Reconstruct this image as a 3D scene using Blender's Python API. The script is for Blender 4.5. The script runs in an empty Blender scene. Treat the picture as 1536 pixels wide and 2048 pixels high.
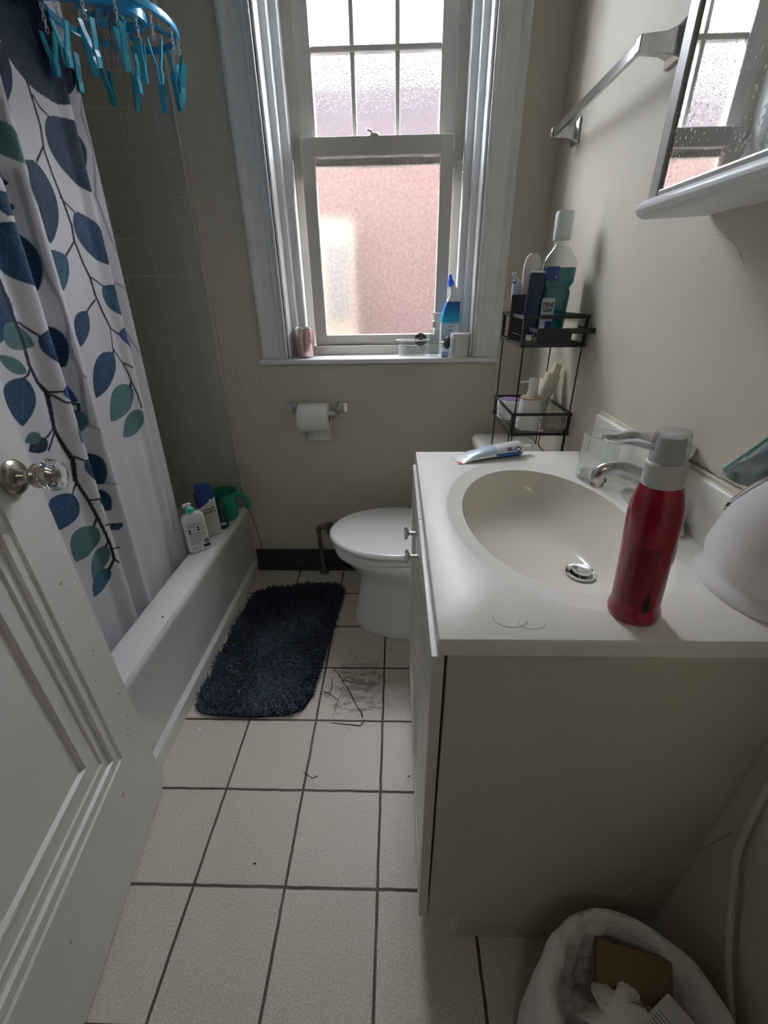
import bpy, math, random
import numpy as np
from mathutils import Matrix, Vector
random.seed(7); rng = np.random.default_rng(7)
PI = math.pi
S = bpy.context.scene
C = S.collection

# ------------------------------------------------------------------ camera
cam_d = bpy.data.cameras.new('camera'); cam = bpy.data.objects.new('camera', cam_d); C.objects.link(cam)
FW = Vector((-0.029043296, 0.886994400, -0.460865947)); RT = Vector((0.99957726, 0.02515584, -0.01457675)); UP = Vector((0.00133602, 0.46109448, 0.88735004))
cam.matrix_world = Matrix(((RT.x, UP.x, -FW.x, 0.0), (RT.y, UP.y, -FW.y, 0.0), (RT.z, UP.z, -FW.z, 1.25472), (0, 0, 0, 1)))
cam_d.sensor_fit = 'HORIZONTAL'; cam_d.sensor_width = 36.0; cam_d.lens = 850.638 * 36.0 / 1536.0
cam_d.clip_start = 0.01; cam_d.clip_end = 100
S.camera = cam

# ------------------------------------------------------------------ view, world, daylight
S.view_settings.view_transform = 'Standard'; S.view_settings.look = 'None'
S.view_settings.gamma = 1.0; S.view_settings.use_curve_mapping = False
S.view_settings.exposure = 1.28
S.cycles.use_denoising = True
S.cycles.max_bounces = 14; S.cycles.diffuse_bounces = 7; S.cycles.glossy_bounces = 6
S.cycles.transmission_bounces = 10; S.cycles.transparent_max_bounces = 16
S.cycles.sample_clamp_indirect = 6.0; S.cycles.blur_glossy = 0.6
S.cycles.caustics_reflective = False; S.cycles.caustics_refractive = True

SKY_STRENGTH = 42.0
w = bpy.data.worlds.new('overcast'); S.world = w; w.use_nodes = True
wn = w.node_tree; bg = wn.nodes['Background']
bg.inputs['Color'].default_value = (0.96, 0.975, 1.0, 1); bg.inputs['Strength'].default_value = SKY_STRENGTH

def portal(name, loc, rot, sx, sy):
    d = bpy.data.lights.new(name, 'AREA'); d.shape = 'RECTANGLE'; d.size = sx; d.size_y = sy
    d.cycles.is_portal = True
    o = bpy.data.objects.new(name, d); C.objects.link(o); o.location = loc; o.rotation_euler = rot
    return o
portal('window_portal', (-0.065, 1.99, 1.70), (-PI/2, 0, 0), 0.62, 1.36)

# added dim fill light in the unseen hallway behind the doorway
d = bpy.data.lights.new('hall_fill_light', 'AREA'); d.shape = 'DISK'; d.size = 0.35; d.energy = 1.1; d.color = (1.0, 0.90, 0.76)
o = bpy.data.objects.new('hall_fill_light', d); C.objects.link(o); o.location = (-0.2, -0.9, 2.38)

# ------------------------------------------------------------------ materials
def mat(name, col, rough=0.5, metal=0.0, trans=0.0, ior=1.45, coat=0.0, noise=None, bump=None, alpha=1.0, spec=None, sss=0.0, coatr=0.05):
    """noise=(scale, amount) mottles the base colour; bump=(scale, strength, distance)."""
    m = bpy.data.materials.new(name); m.use_nodes = True
    nt = m.node_tree; b = nt.nodes['Principled BSDF']
    b.inputs['Base Color'].default_value = (*col, 1); b.inputs['Roughness'].default_value = rough
    b.inputs['Metallic'].default_value = metal; b.inputs['Transmission Weight'].default_value = trans
    b.inputs['IOR'].default_value = ior; b.inputs['Coat Weight'].default_value = coat; b.inputs['Coat Roughness'].default_value = coatr
    b.inputs['Alpha'].default_value = alpha
    if spec is not None: b.inputs['Specular IOR Level'].default_value = spec
    if sss: b.inputs['Subsurface Weight'].default_value = sss; b.inputs['Subsurface Radius'].default_value = (.02, .015, .012); b.inputs['Subsurface Scale'].default_value = 0.5
    tc = None
    if noise or bump:
        tc = nt.nodes.new('ShaderNodeTexCoord')
    if noise:
        n = nt.nodes.new('ShaderNodeTexNoise'); n.inputs['Scale'].default_value = noise[0]; n.inputs['Detail'].default_value = 5
        r = nt.nodes.new('ShaderNodeMapRange'); r.inputs['From Min'].default_value = .3; r.inputs['From Max'].default_value = .7
        r.inputs['To Min'].default_value = 1 - noise[1]; r.inputs['To Max'].default_value = 1 + noise[1] * .4
        mx = nt.nodes.new('ShaderNodeVectorMath'); mx.operation = 'SCALE'; mx.inputs[0].default_value = col
        nt.links.new(tc.outputs['Object'], n.inputs['Vector']); nt.links.new(n.outputs['Fac'], r.inputs['Value'])
        nt.links.new(r.outputs['Result'], mx.inputs['Scale']); nt.links.new(mx.outputs['Vector'], b.inputs['Base Color'])
    if bump:
        n = nt.nodes.new('ShaderNodeTexNoise'); n.inputs['Scale'].default_value = bump[0]; n.inputs['Detail'].default_value = 4
        bp = nt.nodes.new('ShaderNodeBump'); bp.inputs['Strength'].default_value = bump[1]; bp.inputs['Distance'].default_value = bump[2]
        nt.links.new(tc.outputs['Object'], n.inputs['Vector']); nt.links.new(n.outputs['Fac'], bp.inputs['Height']); nt.links.new(bp.outputs['Normal'], b.inputs['Normal'])
    return m

class NT:
    """small helper for node maths"""
    def __init__(s, m): s.m = m; s.t = m.node_tree
    def n(s, kind, **kw):
        x = s.t.nodes.new(kind)
        for k, v in kw.items(): setattr(x, k, v)
        return x
    def l(s, a, b): s.t.links.new(a, b)
    def math(s, op, a, b=None, c=None, clamp=False):
        x = s.n('ShaderNodeMath', operation=op); x.use_clamp = clamp
        for i, v in enumerate((a, b, c)):
            if v is None: continue
            if isinstance(v, (int, float)): x.inputs[i].default_value = v
            else: s.l(v, x.inputs[i])
        return x.outputs[0]
    def mix(s, fac, a, b):
        x = s.n('ShaderNodeMix', data_type='RGBA')
        for sock, v in ((x.inputs[0], fac), (x.inputs[6], a), (x.inputs[7], b)):
            if isinstance(v, (int, float)): sock.default_value = v
            elif isinstance(v, tuple): sock.default_value = (*v, 1) if len(v) == 3 else v
            else: s.l(v, sock)
        return x.outputs[2]

def tiled(name, ax, ay, sx, sy, ox, oy, gw, tile, grout, rough, speck=0.0, bumpd=0.001, tvar=0.03, dirt=False):
    """tiles on the plane of axes ax, ay (0 x, 1 y, 2 z); gw grout half width in metres"""
    m = bpy.data.materials.new(name); m.use_nodes = True; T = NT(m); b = m.node_tree.nodes['Principled BSDF']
    tc = T.n('ShaderNodeTexCoord'); sp = T.n('ShaderNodeSeparateXYZ'); T.l(tc.outputs['Object'], sp.inputs[0])
    wob = T.n('ShaderNodeTexNoise'); wob.inputs['Scale'].default_value = 18; T.l(tc.outputs['Object'], wob.inputs['Vector'])
    wv = T.math('MULTIPLY', T.math('SUBTRACT', wob.outputs['Fac'], .5), gw * 1.2)
    def d(a, s, o):
        u = T.math('DIVIDE', T.math('ADD', T.math('SUBTRACT', sp.outputs[a], o), wv), s)
        f = T.math('FRACT', u)
        return T.math('MULTIPLY', T.math('MINIMUM', f, T.math('SUBTRACT', 1.0, f)), s), T.math('FLOOR', u)
    dx, ix = d(ax, sx, ox); dy, iy = d(ay, sy, oy)
    dm = T.math('MINIMUM', dx, dy)
    mask = T.n('ShaderNodeMapRange'); mask.interpolation_type = 'SMOOTHSTEP'
    mask.inputs['From Min'].default_value = gw * .75; mask.inputs['From Max'].default_value = gw * 1.25; T.l(dm, mask.inputs['Value'])
    mk = mask.outputs['Result']
    cmb = T.n('ShaderNodeCombineXYZ'); T.l(ix, cmb.inputs[0]); T.l(iy, cmb.inputs[1])
    wn_ = T.n('ShaderNodeTexWhiteNoise'); T.l(cmb.outputs[0], wn_.inputs[0])
    v1 = T.math('ADD', 1 - tvar, T.math('MULTIPLY', wn_.outputs['Value'], tvar * 2))
    n1 = T.n('ShaderNodeTexNoise'); n1.inputs['Scale'].default_value = 260; n1.inputs['Detail'].default_value = 3; T.l(tc.outputs['Object'], n1.inputs['Vector'])
    n2 = T.n('ShaderNodeTexNoise'); n2.inputs['Scale'].default_value = 5; n2.inputs['Detail'].default_value = 4; T.l(tc.outputs['Object'], n2.inputs['Vector'])
    v2 = T.math('ADD', 1 - speck, T.math('MULTIPLY', T.math('MULTIPLY', T.math('SUBTRACT', n1.outputs['Fac'], .3), 2.5, clamp=True), speck * 2))
    v3 = T.math('ADD', .93, T.math('MULTIPLY', n2.outputs['Fac'], .14))
    v = T.math('MULTIPLY', T.math('MULTIPLY', v1, v2), v3)
    vm = T.n('ShaderNodeVectorMath', operation='SCALE'); vm.inputs[0].default_value = tile; T.l(v, vm.inputs['Scale'])
    colr = vm.outputs['Vector']
    if dirt:
        # worn dirt round the cracked tiles beside the mat
        px = T.math('DIVIDE', T.math('SUBTRACT', sp.outputs[0], -.14), .17); py = T.math('DIVIDE', T.math('SUBTRACT', sp.outputs[1], 1.06), .22)
        rr = T.math('SUBTRACT', 1.0, T.math('SQRT', T.math('ADD', T.math('MULTIPLY', px, px), T.math('MULTIPLY', py, py))), clamp=True)
        n3 = T.n('ShaderNodeTexNoise'); n3.inputs['Scale'].default_value = 22; n3.inputs['Detail'].default_value = 8; n3.inputs['Roughness'].default_value = .75
        mp = T.n('ShaderNodeMapping'); mp.inputs['Scale'].default_value = (1.0, 2.2, 1.0); mp.inputs['Rotation'].default_value = (0, 0, .5)
        T.l(tc.outputs['Object'], mp.inputs[0]); T.l(mp.outputs[0], n3.inputs['Vector'])
        dd = T.math('MULTIPLY', T.math('SUBTRACT', T.math('ADD', n3.outputs['Fac'], T.math('MULTIPLY', rr, .22)), .60), 9.0, clamp=True)
        dd = T.math('MULTIPLY', dd, T.math('MULTIPLY', rr, 2.5, clamp=True))
        colr = T.mix(T.math('MULTIPLY', dd, .75), colr, (.15, .10, .065))
    T.l(T.mix(mk, grout, colr), b.inputs['Base Color'])
    b.inputs['Roughness'].default_value = rough
    rm = T.n('ShaderNodeMapRange'); rm.inputs['To Min'].default_value = .8; rm.inputs['To Max'].default_value = rough; T.l(mk, rm.inputs['Value']); T.l(rm.outputs['Result'], b.inputs['Roughness'])
    h = T.math('ADD', mk, T.math('MULTIPLY', n1.outputs['Fac'], .22 if speck else 0.0))
    bp = T.n('ShaderNodeBump'); bp.inputs['Distance'].default_value = bumpd; bp.inputs['Strength'].default_value = .8
    T.l(h, bp.inputs['Height']); T.l(bp.outputs['Normal'], b.inputs['Normal'])
    return m

M = {}
M['wall'] = mat('cream_paint', (.61, .572, .475), .62, noise=(3.0, .07), bump=(90, .35, .0012))
M['wall2'] = mat('white_ceiling_paint', (.72, .71, .68), .8)
M['trimw'] = mat('white_gloss_trim_paint', (.80, .82, .83), .38, noise=(14, .06), bump=(30, .25, .001))
M['sash'] = mat('warm_grey_sash_paint', (.58, .565, .53), .5, noise=(12, .06))
M['tub'] = mat('white_enamel', (.76, .77, .765), .16, coat=.4)
M['porc'] = mat('white_porcelain', (.80, .81, .81), .10, coat=.5)
M['tank'] = mat('tank_porcelain', (.70, .69, .66), .22, coat=.3)
M['marble'] = mat('cultured_marble', (.84, .82, .765), .42, coat=.0, noise=(6, .03))
M['basin'] = mat('basin_marble', (.80, .765, .68), .22, coat=.25, noise=(5, .03))
M['lamin'] = mat('cream_laminate', (.62, .585, .50), .42, noise=(4, .04))
M['laminf'] = mat('white_foil_door', (.70, .685, .64), .32)
M['dark'] = mat('dark_gap', (.02, .018, .015), .9)
M['door'] = mat('off_white_door_paint', (.74, .75, .71), .36, noise=(6, .05), bump=(45, .3, .0012))
M['chrome'] = mat('chrome', (.72, .73, .74), .12, 1.0)
M['chromed'] = mat('water_spotted_chrome', (.62, .63, .63), .26, 1.0, noise=(40, .25))
M['nickel'] = mat('worn_nickel', (.42, .39, .33), .25, 1.0, noise=(30, .25))
M['glass'] = mat('clear_glass', (1, 1, 1), .02, trans=1.0, ior=1.45)
def thin_glass(name, tint=(.97,.985,.98), refl=.85, rough=.03):
    m = bpy.data.materials.new(name); m.use_nodes = True; T = NT(m); nt = m.node_tree; nt.nodes.remove(nt.nodes['Principled BSDF'])
    t = T.n('ShaderNodeBsdfTransparent'); t.inputs['Color'].default_value = (*tint, 1)
    g = T.n('ShaderNodeBsdfGlossy'); g.inputs['Roughness'].default_value = rough; g.inputs['Color'].default_value = (.95,.97,.97,1)
    lw = T.n('ShaderNodeLayerWeight'); lw.inputs['Blend'].default_value = .22
    mx = T.n('ShaderNodeMixShader'); T.l(T.math('ADD', .03, T.math('MULTIPLY', lw.outputs['Facing'], refl), clamp=True), mx.inputs[0])
    T.l(t.outputs[0], mx.inputs[1]); T.l(g.outputs[0], mx.inputs[2]); T.l(mx.outputs[0], nt.nodes['Material Output'].inputs['Surface']); return m
M['tglass'] = thin_glass('thin_clear_glass')
M['black'] = mat('black_powder_coat', (.012, .012, .014), .45)
M['base'] = mat('dark_grey_rubber', (.040, .042, .046), .38, noise=(20, .3))
M['whitep'] = mat('white_plastic', (.78, .78, .78), .35)
M['creamp'] = mat('cream_plastic', (.72, .66, .48), .4)
M['paper'] = mat('white_tissue_paper', (.82, .81, .78), .9, bump=(250, .5, .0008))
M['rod'] = mat('brushed_steel', (.55, .55, .55), .3, 1.0)
M['teal'] = mat('seafoam_plastic', (.06, .55, .42), .4)
M['blackink'] = mat('black_ink', (.015, .015, .015), .6)
M['greyink'] = mat('grey_ink', (.22, .22, .22), .6)
M['crack'] = mat('crack_dirt', (.10, .075, .055), .9)
M['floor'] = tiled('speckled_floor_tile', 0, 1, .22, .22156, -.48598, .92259,   .0033, (.575, .53, .46), (.065, .052, .042), .46, speck=.24, bumpd=.0012, dirt=True)
M['walltile'] = tiled('bath_wall_tile', 0, 2, .1155, .1175, -.770, .612, .0013, (.50, .485, .435), (.62, .595, .52), .25, bumpd=.0008, tvar=.015)
M['walltile_l'] = tiled('bath_wall_tile_side', 1, 2, .1155, .1175, 0, .612, .0013, (.50, .485, .435), (.66, .63, .54), .25, bumpd=.0008, tvar=.015)

# ------------------------------------------------------------------ mesh helpers
class MB:
    def __init__(s): s.v = []; s.f = []; s.mi = []
    def add(s, vs, fs, mi=0):
        o = len(s.v); s.v += [tuple(map(float, p)) for p in vs]; s.f += [tuple(i + o for i in f) for f in fs]; s.mi += [mi] * len(fs); return s
    def box(s, x0, x1, y0, y1, z0, z1, mi=0):
        return s.add([(x0,y0,z0),(x1,y0,z0),(x1,y1,z0),(x0,y1,z0),(x0,y0,z1),(x1,y0,z1),(x1,y1,z1),(x0,y1,z1)],
                     [(0,3,2,1),(4,5,6,7),(0,1,5,4),(1,2,6,5),(2,3,7,6),(3,0,4,7)], mi)
    def loft(s, rings, cap0=True, cap1=True, closed=True, mi=0):
        n = len(rings[0]); vs = [p for r in rings for p in r]; fs = []
        m = n if closed else n - 1
        for i in range(len(rings) - 1):
            for j in range(m):
                k = (j + 1) % n
                fs.append((i*n+j, i*n+k, (i+1)*n+k, (i+1)*n+j))
        if cap0: fs.append(tuple(reversed(range(n))))
        if cap1: fs.append(tuple((len(rings)-1)*n + j for j in range(n)))
        return s.add(vs, fs, mi)
    def lathe(s, prof, c=(0,0,0), seg=32, sx=1.0, sy=1.0, cap0=True, cap1=True, mi=0, tilt=None):
        rings = [[(c[0]+r*sx*math.cos(2*PI*j/seg), c[1]+r*sy*math.sin(2*PI*j/seg), c[2]+z) for j in range(seg)] for r, z in prof]
        return s.loft(rings, cap0, cap1, mi=mi)
    def tube(s, pts, r, seg=8, closed=False, cap=True, mi=0, flat=1.0):
        P = [Vector(p) for p in pts]; n = len(P); rs = r if isinstance(r, (list, tuple)) else [r]*n
        rings = []; prev = None
        for i in range(n):
            if closed: t = (P[(i+1) % n] - P[i-1])
            else: t = P[min(i+1, n-1)] - P[max(i-1, 0)]
            t.normalize()
            if prev is None:
                a = Vector((0,0,1)) if abs(t.z) < .9 else Vector((1,0,0))
                u = t.cross(a).normalized()
            else:
                u = (prev - t * prev.dot(t)).normalized()
            prev = u; v = t.cross(u)
            rings.append([tuple(P[i] + u*rs[i]*math.cos(2*PI*j/seg) + v*rs[i]*flat*math.sin(2*PI*j/seg)) for j in range(seg)])
        if closed:
            rings.append(rings[0]); return s.loft(rings, False, False, mi=mi)
        return s.loft(rings, cap, cap, mi=mi)
    def build(s, name, m, parent=None, smooth=35, bevel=0, bseg=2, subsurf=0, loc=None, rot=None):
        me = bpy.data.meshes.new(name); me.from_pydata(s.v, [], s.f); me.validate()
        ms = m if isinstance(m, (list, tuple)) else [m]
        for x in ms: me.materials.append(x)
        if len(ms) > 1 and len(me.polygons) == len(s.mi): me.polygons.foreach_set('material_index', s.mi)
        import bmesh
        bm = bmesh.new(); bm.from_mesh(me); bmesh.ops.recalc_face_normals(bm, faces=bm.faces); bm.to_mesh(me); bm.free()
        if smooth:
            me.polygons.foreach_set('use_smooth', [True]*len(me.polygons)); me.set_sharp_from_angle(angle=math.radians(smooth))
        o = bpy.data.objects.new(name, me); C.objects.link(o)
        if parent is not None: o.parent = parent
        if loc: o.location = loc
        if rot: o.rotation_euler = rot
        if bevel:
            b = o.modifiers.new('bevel', 'BEVEL'); b.width = bevel; b.segments = bseg; b.limit_method = 'ANGLE'; b.angle_limit = math.radians(40)
            b.harden_normals = False
        if subsurf:
            b = o.modifiers.new('sub', 'SUBSURF'); b.levels = subsurf; b.render_levels = subsurf
        return o

def smoothpath(pts, n=6):
    """Catmull-Rom through the points"""
    P = [Vector(p) for p in pts]; out = []
    for i in range(len(P)-1):
        p0 = P[max(i-1,0)]; p1 = P[i]; p2 = P[i+1]; p3 = P[min(i+2, len(P)-1)]
        for k in range(n):
            t = k/n
            out.append(.5*((2*p1) + (p2-p0)*t + (2*p0-5*p1+4*p2-p3)*t*t + (3*p1-p0-3*p2+p3)*t**3))
    out.append(P[-1]); return out

def tag(o, label, cat=None, group=None, kind=None):
    o['label'] = label
    if cat: o['category'] = cat
    if group: o['group'] = group
    if kind: o['kind'] = kind
    return o
def thing(name, label, cat, loc=(0,0,0), rz=0, group=None, rot=None):
    o = bpy.data.objects.new(name, None); C.objects.link(o); o.empty_display_size = .05
    o.location = loc; o.rotation_euler = rot if rot else (0,0,rz)
    return tag(o, label, cat, group)
def struct(o, label):
    o['label'] = label; o['kind'] = 'structure'; return o
def lab(o, t): o['label'] = t; return o

def text_part(s, size, m, parent, bend=None, loc=(0,0,0), rot=(0,0,0), name='lettering', depth=0.0, a0=-PI/2, sx=1.0, bold=0.0):
    """text as mesh. bend = radius of the upright cylinder it wraps (around z, centred on angle a0)"""
    cu = bpy.data.curves.new(name, 'FONT'); cu.body = s; cu.size = size; cu.align_x = 'CENTER'; cu.align_y = 'CENTER'; cu.offset = bold
    t = bpy.data.objects.new(name, cu); C.objects.link(t)
    dg = bpy.context.evaluated_depsgraph_get(); me = bpy.data.meshes.new_from_object(t.evaluated_get(dg))
    C.objects.unlink(t); bpy.data.objects.remove(t)
    me.name = name
    for v in me.vertices:
        x, y, z = v.co; x *= sx
        if bend:
            a = a0 + x / bend
            v.co = (bend*math.cos(a), bend*math.sin(a), y)
        else: v.co = (x, y, z)
    me.materials.clear(); me.materials.append(m)
    o = bpy.data.objects.new(name, me); C.objects.link(o); o.parent = parent; o.location = loc; o.rotation_euler = rot
    return o

# ================================================================== THE ROOM
YW, XR, XL, ZC, YN = 1.790, .530, -1.466, 2.52, -.03
HX0, HX1, HZ0, HZ1 = -.425, .295, 1.02, 2.40      # window opening
fl = MB().box(XL, 1.2, -2.2, YW, -.04, 0).build('floor', M['floor'], smooth=0); struct(fl, 'beige speckled square floor tiles with dark grout')
ce = MB().box(XL, 1.2, -2.2, YW+.2, ZC, ZC+.04).build('ceiling', M['wall2'], smooth=0); struct(ce, 'white ceiling')
wb = MB()
wb.box(XL, HX0, YW, YW+.21, -.04, ZC).box(HX1, XR+.12, YW, YW+.21, -.04, ZC).box(HX0, HX1, YW, YW+.21, -.04, HZ0-.02).box(HX0, HX1, YW, YW+.21, HZ1, ZC)
wall_back = wb.build('wall_back', M['wall'], smooth=0); struct(wall_back, 'cream painted wall holding the window')
wr = MB().box(XR, XR+.12, YN-.12, YW, -.04, ZC).build('wall_right', M['wall'], smooth=0); struct(wr, 'cream painted wall behind the sink and mirror')
wl = MB().box(XL-.1, XL, -2.2, YW+.21, -.04, ZC).build('wall_left', M['walltile_l'], smooth=0); struct(wl, 'tiled wall along the bathtub')
wn2 = MB().box(XL, -.62, YN-.12, YN, 0, ZC).box(.24, XR, YN-.12, YN, 0, ZC).box(-.62, .24, YN-.12, YN, 2.08, ZC)
struct(wn2.build('wall_front', M['wall'], smooth=0), 'wall with the doorway')
struct(MB().box(XL, -.76, .15, .235, 0, ZC).build('wall_partition', M['wall'], smooth=0), 'short wall at the near end of the bathtub')
hw = MB().box(XL, 1.3, -2.3, -2.2, 0, ZC).box(1.2, 1.3, -2.2, YN-.12, 0, ZC).box(XR+.12, 1.2, YN-.12, YN-.02, 0, ZC)
struct(hw.build('wall_hall', mat('dim_hall_paint', (.30,.28,.24), .8), smooth=0), 'hallway walls behind the doorway')
# tile surround on the back wall, with a bullnose edge
tl = MB().box(XL, -.712, YW-.008, YW, .34, 2.08)
struct(tl.build('trim_1', M['walltile'], smooth=0, bevel=.003), 'grey beige wall tiles above the bathtub')
struct(MB().tube([(-.710, YW-.006, .36), (-.710, YW-.006, 2.08)], .006, 8).build('trim_2', mat('bullnose', (.60,.575,.50), .35)), 'rounded edge strip of the bath tiles')
# baseboard
bb = MB().box(-.702, XR, YW-.012, YW, 0.0, .119).box(-.702, XR, YW-.02, YW, 0, .018)
struct(bb.build('baseboard_back', M['base'], smooth=0, bevel=.003), 'dark grey baseboard below the window')

# hairline cracks in the plaster
def crack(parent, pts, wdt, mm=None, name='crack'):
    """pts on a plane; ribbon drawn as thin flat tube"""
    o = MB().tube(pts, [wdt*(.4+.6*random.random()) for _ in pts], 5).build(name, mm or M['crack'], parent); return o
def jag(a, b, n, amp):
    a = Vector(a); b = Vector(b); return [tuple(a.lerp(b, i/n) + Vector((random.uniform(-amp, amp), 0, random.uniform(-amp, amp)))) for i in range(n+1)]
yc = YW - .0002
crack(wall_back, jag((-.655, yc, .995), (-.615, yc, .735), 12, .003), .0009, mat('plaster_crack', (.30,.27,.22), .9))
crack(wall_back, jag((-.545, yc, .985), (-.572, yc, .90), 6, .003), .0008, bpy.data.materials['plaster_crack'])
crack(wall_back, jag((.398, yc, 1.30), (.392, yc, .70), 26, .0022), .0010, bpy.data.materials['plaster_crack'])
crack(wall_back, jag((-.699, YW-.001, .36), (-.672, YW-.001, .125), 18, .004), .0022, M['crack'])
crack(wr, [(XR-.0002, .86-.28*i/40, .9760+random.uniform(-.0018,.0018)) for i in range(41)], .0009, M['crack'])
crack(wr, [(XR-.0002, .86-.02*i, 1.33-.002*i*i+random.uniform(-.003,.003)) for i in range(6)], .0003, bpy.data.materials['plaster_crack'])

struct(MB().box(XR-.007, XR, .41, 1.10, .9665, .9745).build('trim_3', mat('cream_caulk', (.66,.60,.47), .5), smooth=0, bevel=.002), 'cream caulk strip above the sink backsplash')
# ---------------------------------------------------------------- window
win = bpy.data.objects.new('window_1', None); C.objects.link(win); struct(win, 'tall white framed sash window with frosted glass')
def casing(x0, x1, flip):
    # moulded profile across x, swept in z
    a, b = (x0, x1) if not flip else (x1, x0); s_ = 1 if b > a else -1; wd = abs(b-a)
    pr = [(0, 0), (0, -.020), (.010, -.024), (.022, -.020), (.030, -.014), (wd-.032, -.014), (wd-.028, -.019), (wd-.014, -.019), (wd-.006, -.026), (wd, -.026), (wd, 0)]
    rings = [[(a + s_*u, YW + v, z) for u, v in pr] for z in (HZ0, HZ1+.09)]
    return MB().loft(rings)
lab(casing(-.530, -.428, False).build('window_casing', M['trimw'], win, smooth=0, bevel=.002), 'white moulded casing')
casing(.297, .399, True).build('window_casing', M['trimw'], win, smooth=0, bevel=.002)
MB().box(-.53, .399, YW-.022, YW, HZ1+.02, HZ1+.11).build('window_casing', M['trimw'], win, smooth=0, bevel=.002)
# jambs: stepped stops on each side
for sgn, xa in ((1, -.425), (-1, .295)):
    j = MB()
    for (dx, y0, y1) in ((.008, YW-.016, YW+.21), (.030, YW+.050, YW+.21), (.056, YW+.088, YW+.21)):
        j.box(min(xa, xa+sgn*dx), max(xa, xa+sgn*dx), y0, y1, HZ0, HZ1)
    j.build('jamb', M['trimw'], win, smooth=0, bevel=.007, bseg=4)
    k = MB(); xo = xa + sgn*.052; xi = xa + sgn*.092
    k.box(min(xo, xi), max(xo, xi), YW+.14, YW+.21, HZ0, HZ1)
    k.build('jamb_liner', M['sash'], win, smooth=0, bevel=.002)
MB().box(HX0, HX1, YW, YW+.21, HZ1-.03, HZ1).build('head_jamb', M['trimw'], win, smooth=0)
sill = MB().box(-.540, .397, YW-.036, YW+.01, 1.001, 1.020).box(-.425, .295, YW, YW+.12, .99, 1.020)
lab(sill.build('window_sill', M['trimw'], win, smooth=0, bevel=.005, bseg=3), 'white painted sill')
MB().box(-.374, .243, YW+.082, YW+.21, 1.018, 1.056).build('sub_sill', M['sash'], win, smooth=0, bevel=.003)
# lower sash (room side)
def sash(x0, x1, z0, z1, y0, y1, st, br, tr):
    g = MB(); g.box(x0, x0+st, y0, y1, z0, z1).box(x1-st, x1, y0, y1, z0, z1).box(x0+st, x1-st, y0, y1, z0, z0+br).box(x0+st, x1-st, y0, y1, z1-tr, z1)
    return g
YL = YW + .100
lab(sash(-.333, .202, 1.058, 1.730, YL, YL+.034, .046, .038, .054).build('lower_sash', M['sash'], win, smooth=0, bevel=.0025), 'grey lower sash frame')
YU = YL + .038
lab(sash(-.335, .204, 1.655, 2.37, YU, YU+.034, .054, .05, .05).build('upper_sash', M['sash'], win, smooth=0, bevel=.0025), 'grey upper sash frame')
for x in (-.144, .006): MB().box(x-.008, x+.008, YU+.006, YU+.030, 1.705, 2.32).build('muntin', M['sash'], win, smooth=0, bevel=.003)
for z in (1.962, 2.17): MB().box(-.281, .150, YU+.004, YU+.028, z-.0085, z+.0085).build('muntin', M['sash'], win, smooth=0, bevel=.003)
lk = MB().lathe([(.002,.012),(.014,.010),(.019,.004),(.020,0)][::-1], (-.075, YL+.018, 1.730), 20, sx=1.2).tube([(-.083, YL+.012, 1.744), (-.100, YL-.002, 1.747)], .004, 8)
lab(lk.build('sash_lock', mat('bronze_lock', (.45,.33,.24), .35, .8), win), 'bronze sash lock')

def pane_mat(name, tint, rough, scale, bstr, tfac, tcol, tv, bd=.004):
    m = bpy.data.materials.new(name); m.use_nodes = True; T = NT(m); nt = m.node_tree; nt.nodes.remove(nt.nodes['Principled BSDF'])
    out = nt.nodes['Material Output']
    tc = T.n('ShaderNodeTexCoord')
    r = T.n('ShaderNodeBsdfRefraction'); r.inputs['Color'].default_value = (*tint, 1); r.inputs['Roughness'].default_value = rough; r.inputs['IOR'].default_value = 1.12
    t = T.n('ShaderNodeBsdfTransparent'); t.inputs['Color'].default_value = (*tcol, 1)
    v = T.n('ShaderNodeTexVoronoi'); v.inputs['Scale'].default_value = scale; v.feature = 'F1'; T.l(tc.outputs['Object'], v.inputs['Vector'])
    nz = T.n('ShaderNodeTexNoise'); nz.inputs['Scale'].default_value = scale*.5; nz.inputs['Detail'].default_value = 3; T.l(tc.outputs['Object'], nz.inputs['Vector'])
    h = T.math('ADD', T.math('MULTIPLY', v.outputs['Distance'], .6), nz.outputs['Fac'])
    bp = T.n('ShaderNodeBump'); bp.inputs['Strength'].default_value = bstr; bp.inputs['Distance'].default_value = bd; T.l(h, bp.inputs['Height']); T.l(bp.outputs['Normal'], r.inputs['Normal'])
    g = T.n('ShaderNodeBsdfGlossy'); g.inputs['Roughness'].default_value = .25; g.inputs['Color'].default_value = (.5,.5,.5,1)
    mx = T.n('ShaderNodeMixShader'); T.l(T.math('ADD', tfac, T.math('MULTIPLY', T.math('SUBTRACT', nz.outputs['Fac'], .5), -tv*6), clamp=True), mx.inputs[0])
    T.l(r.outputs[0], mx.inputs[1]); T.l(t.outputs[0], mx.inputs[2])
    m2 = T.n('ShaderNodeMixShader'); m2.inputs[0].default_value = .06; T.l(mx.outputs[0], m2.inputs[1]); T.l(g.outputs[0], m2.inputs[2])
    T.l(m2.outputs[0], out.inputs['Surface'])
    return m
M['pane_u'] = pane_mat('obscure_glass_upper', (.92,.95,1.0), .0, 230, 1.0, .55, (.95,.97,1.0), .35, .010)
M['pane_l'] = pane_mat('obscure_glass_lower', (.88,.87,.87), .36, 170, .8, .30, (.88,.87,.87), .1)
lab(MB().box(-.2875, .156, YL+.016, YL+.0175, 1.095, 1.677).build('pane', M['pane_l'], win, smooth=0), 'frosted lower pane')
lab(MB().box(-.2815, .151, YU+.016, YU+.0175, 1.704, 2.325).build('pane', M['pane_u'], win, smooth=0), 'pebbled upper glass')

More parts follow.
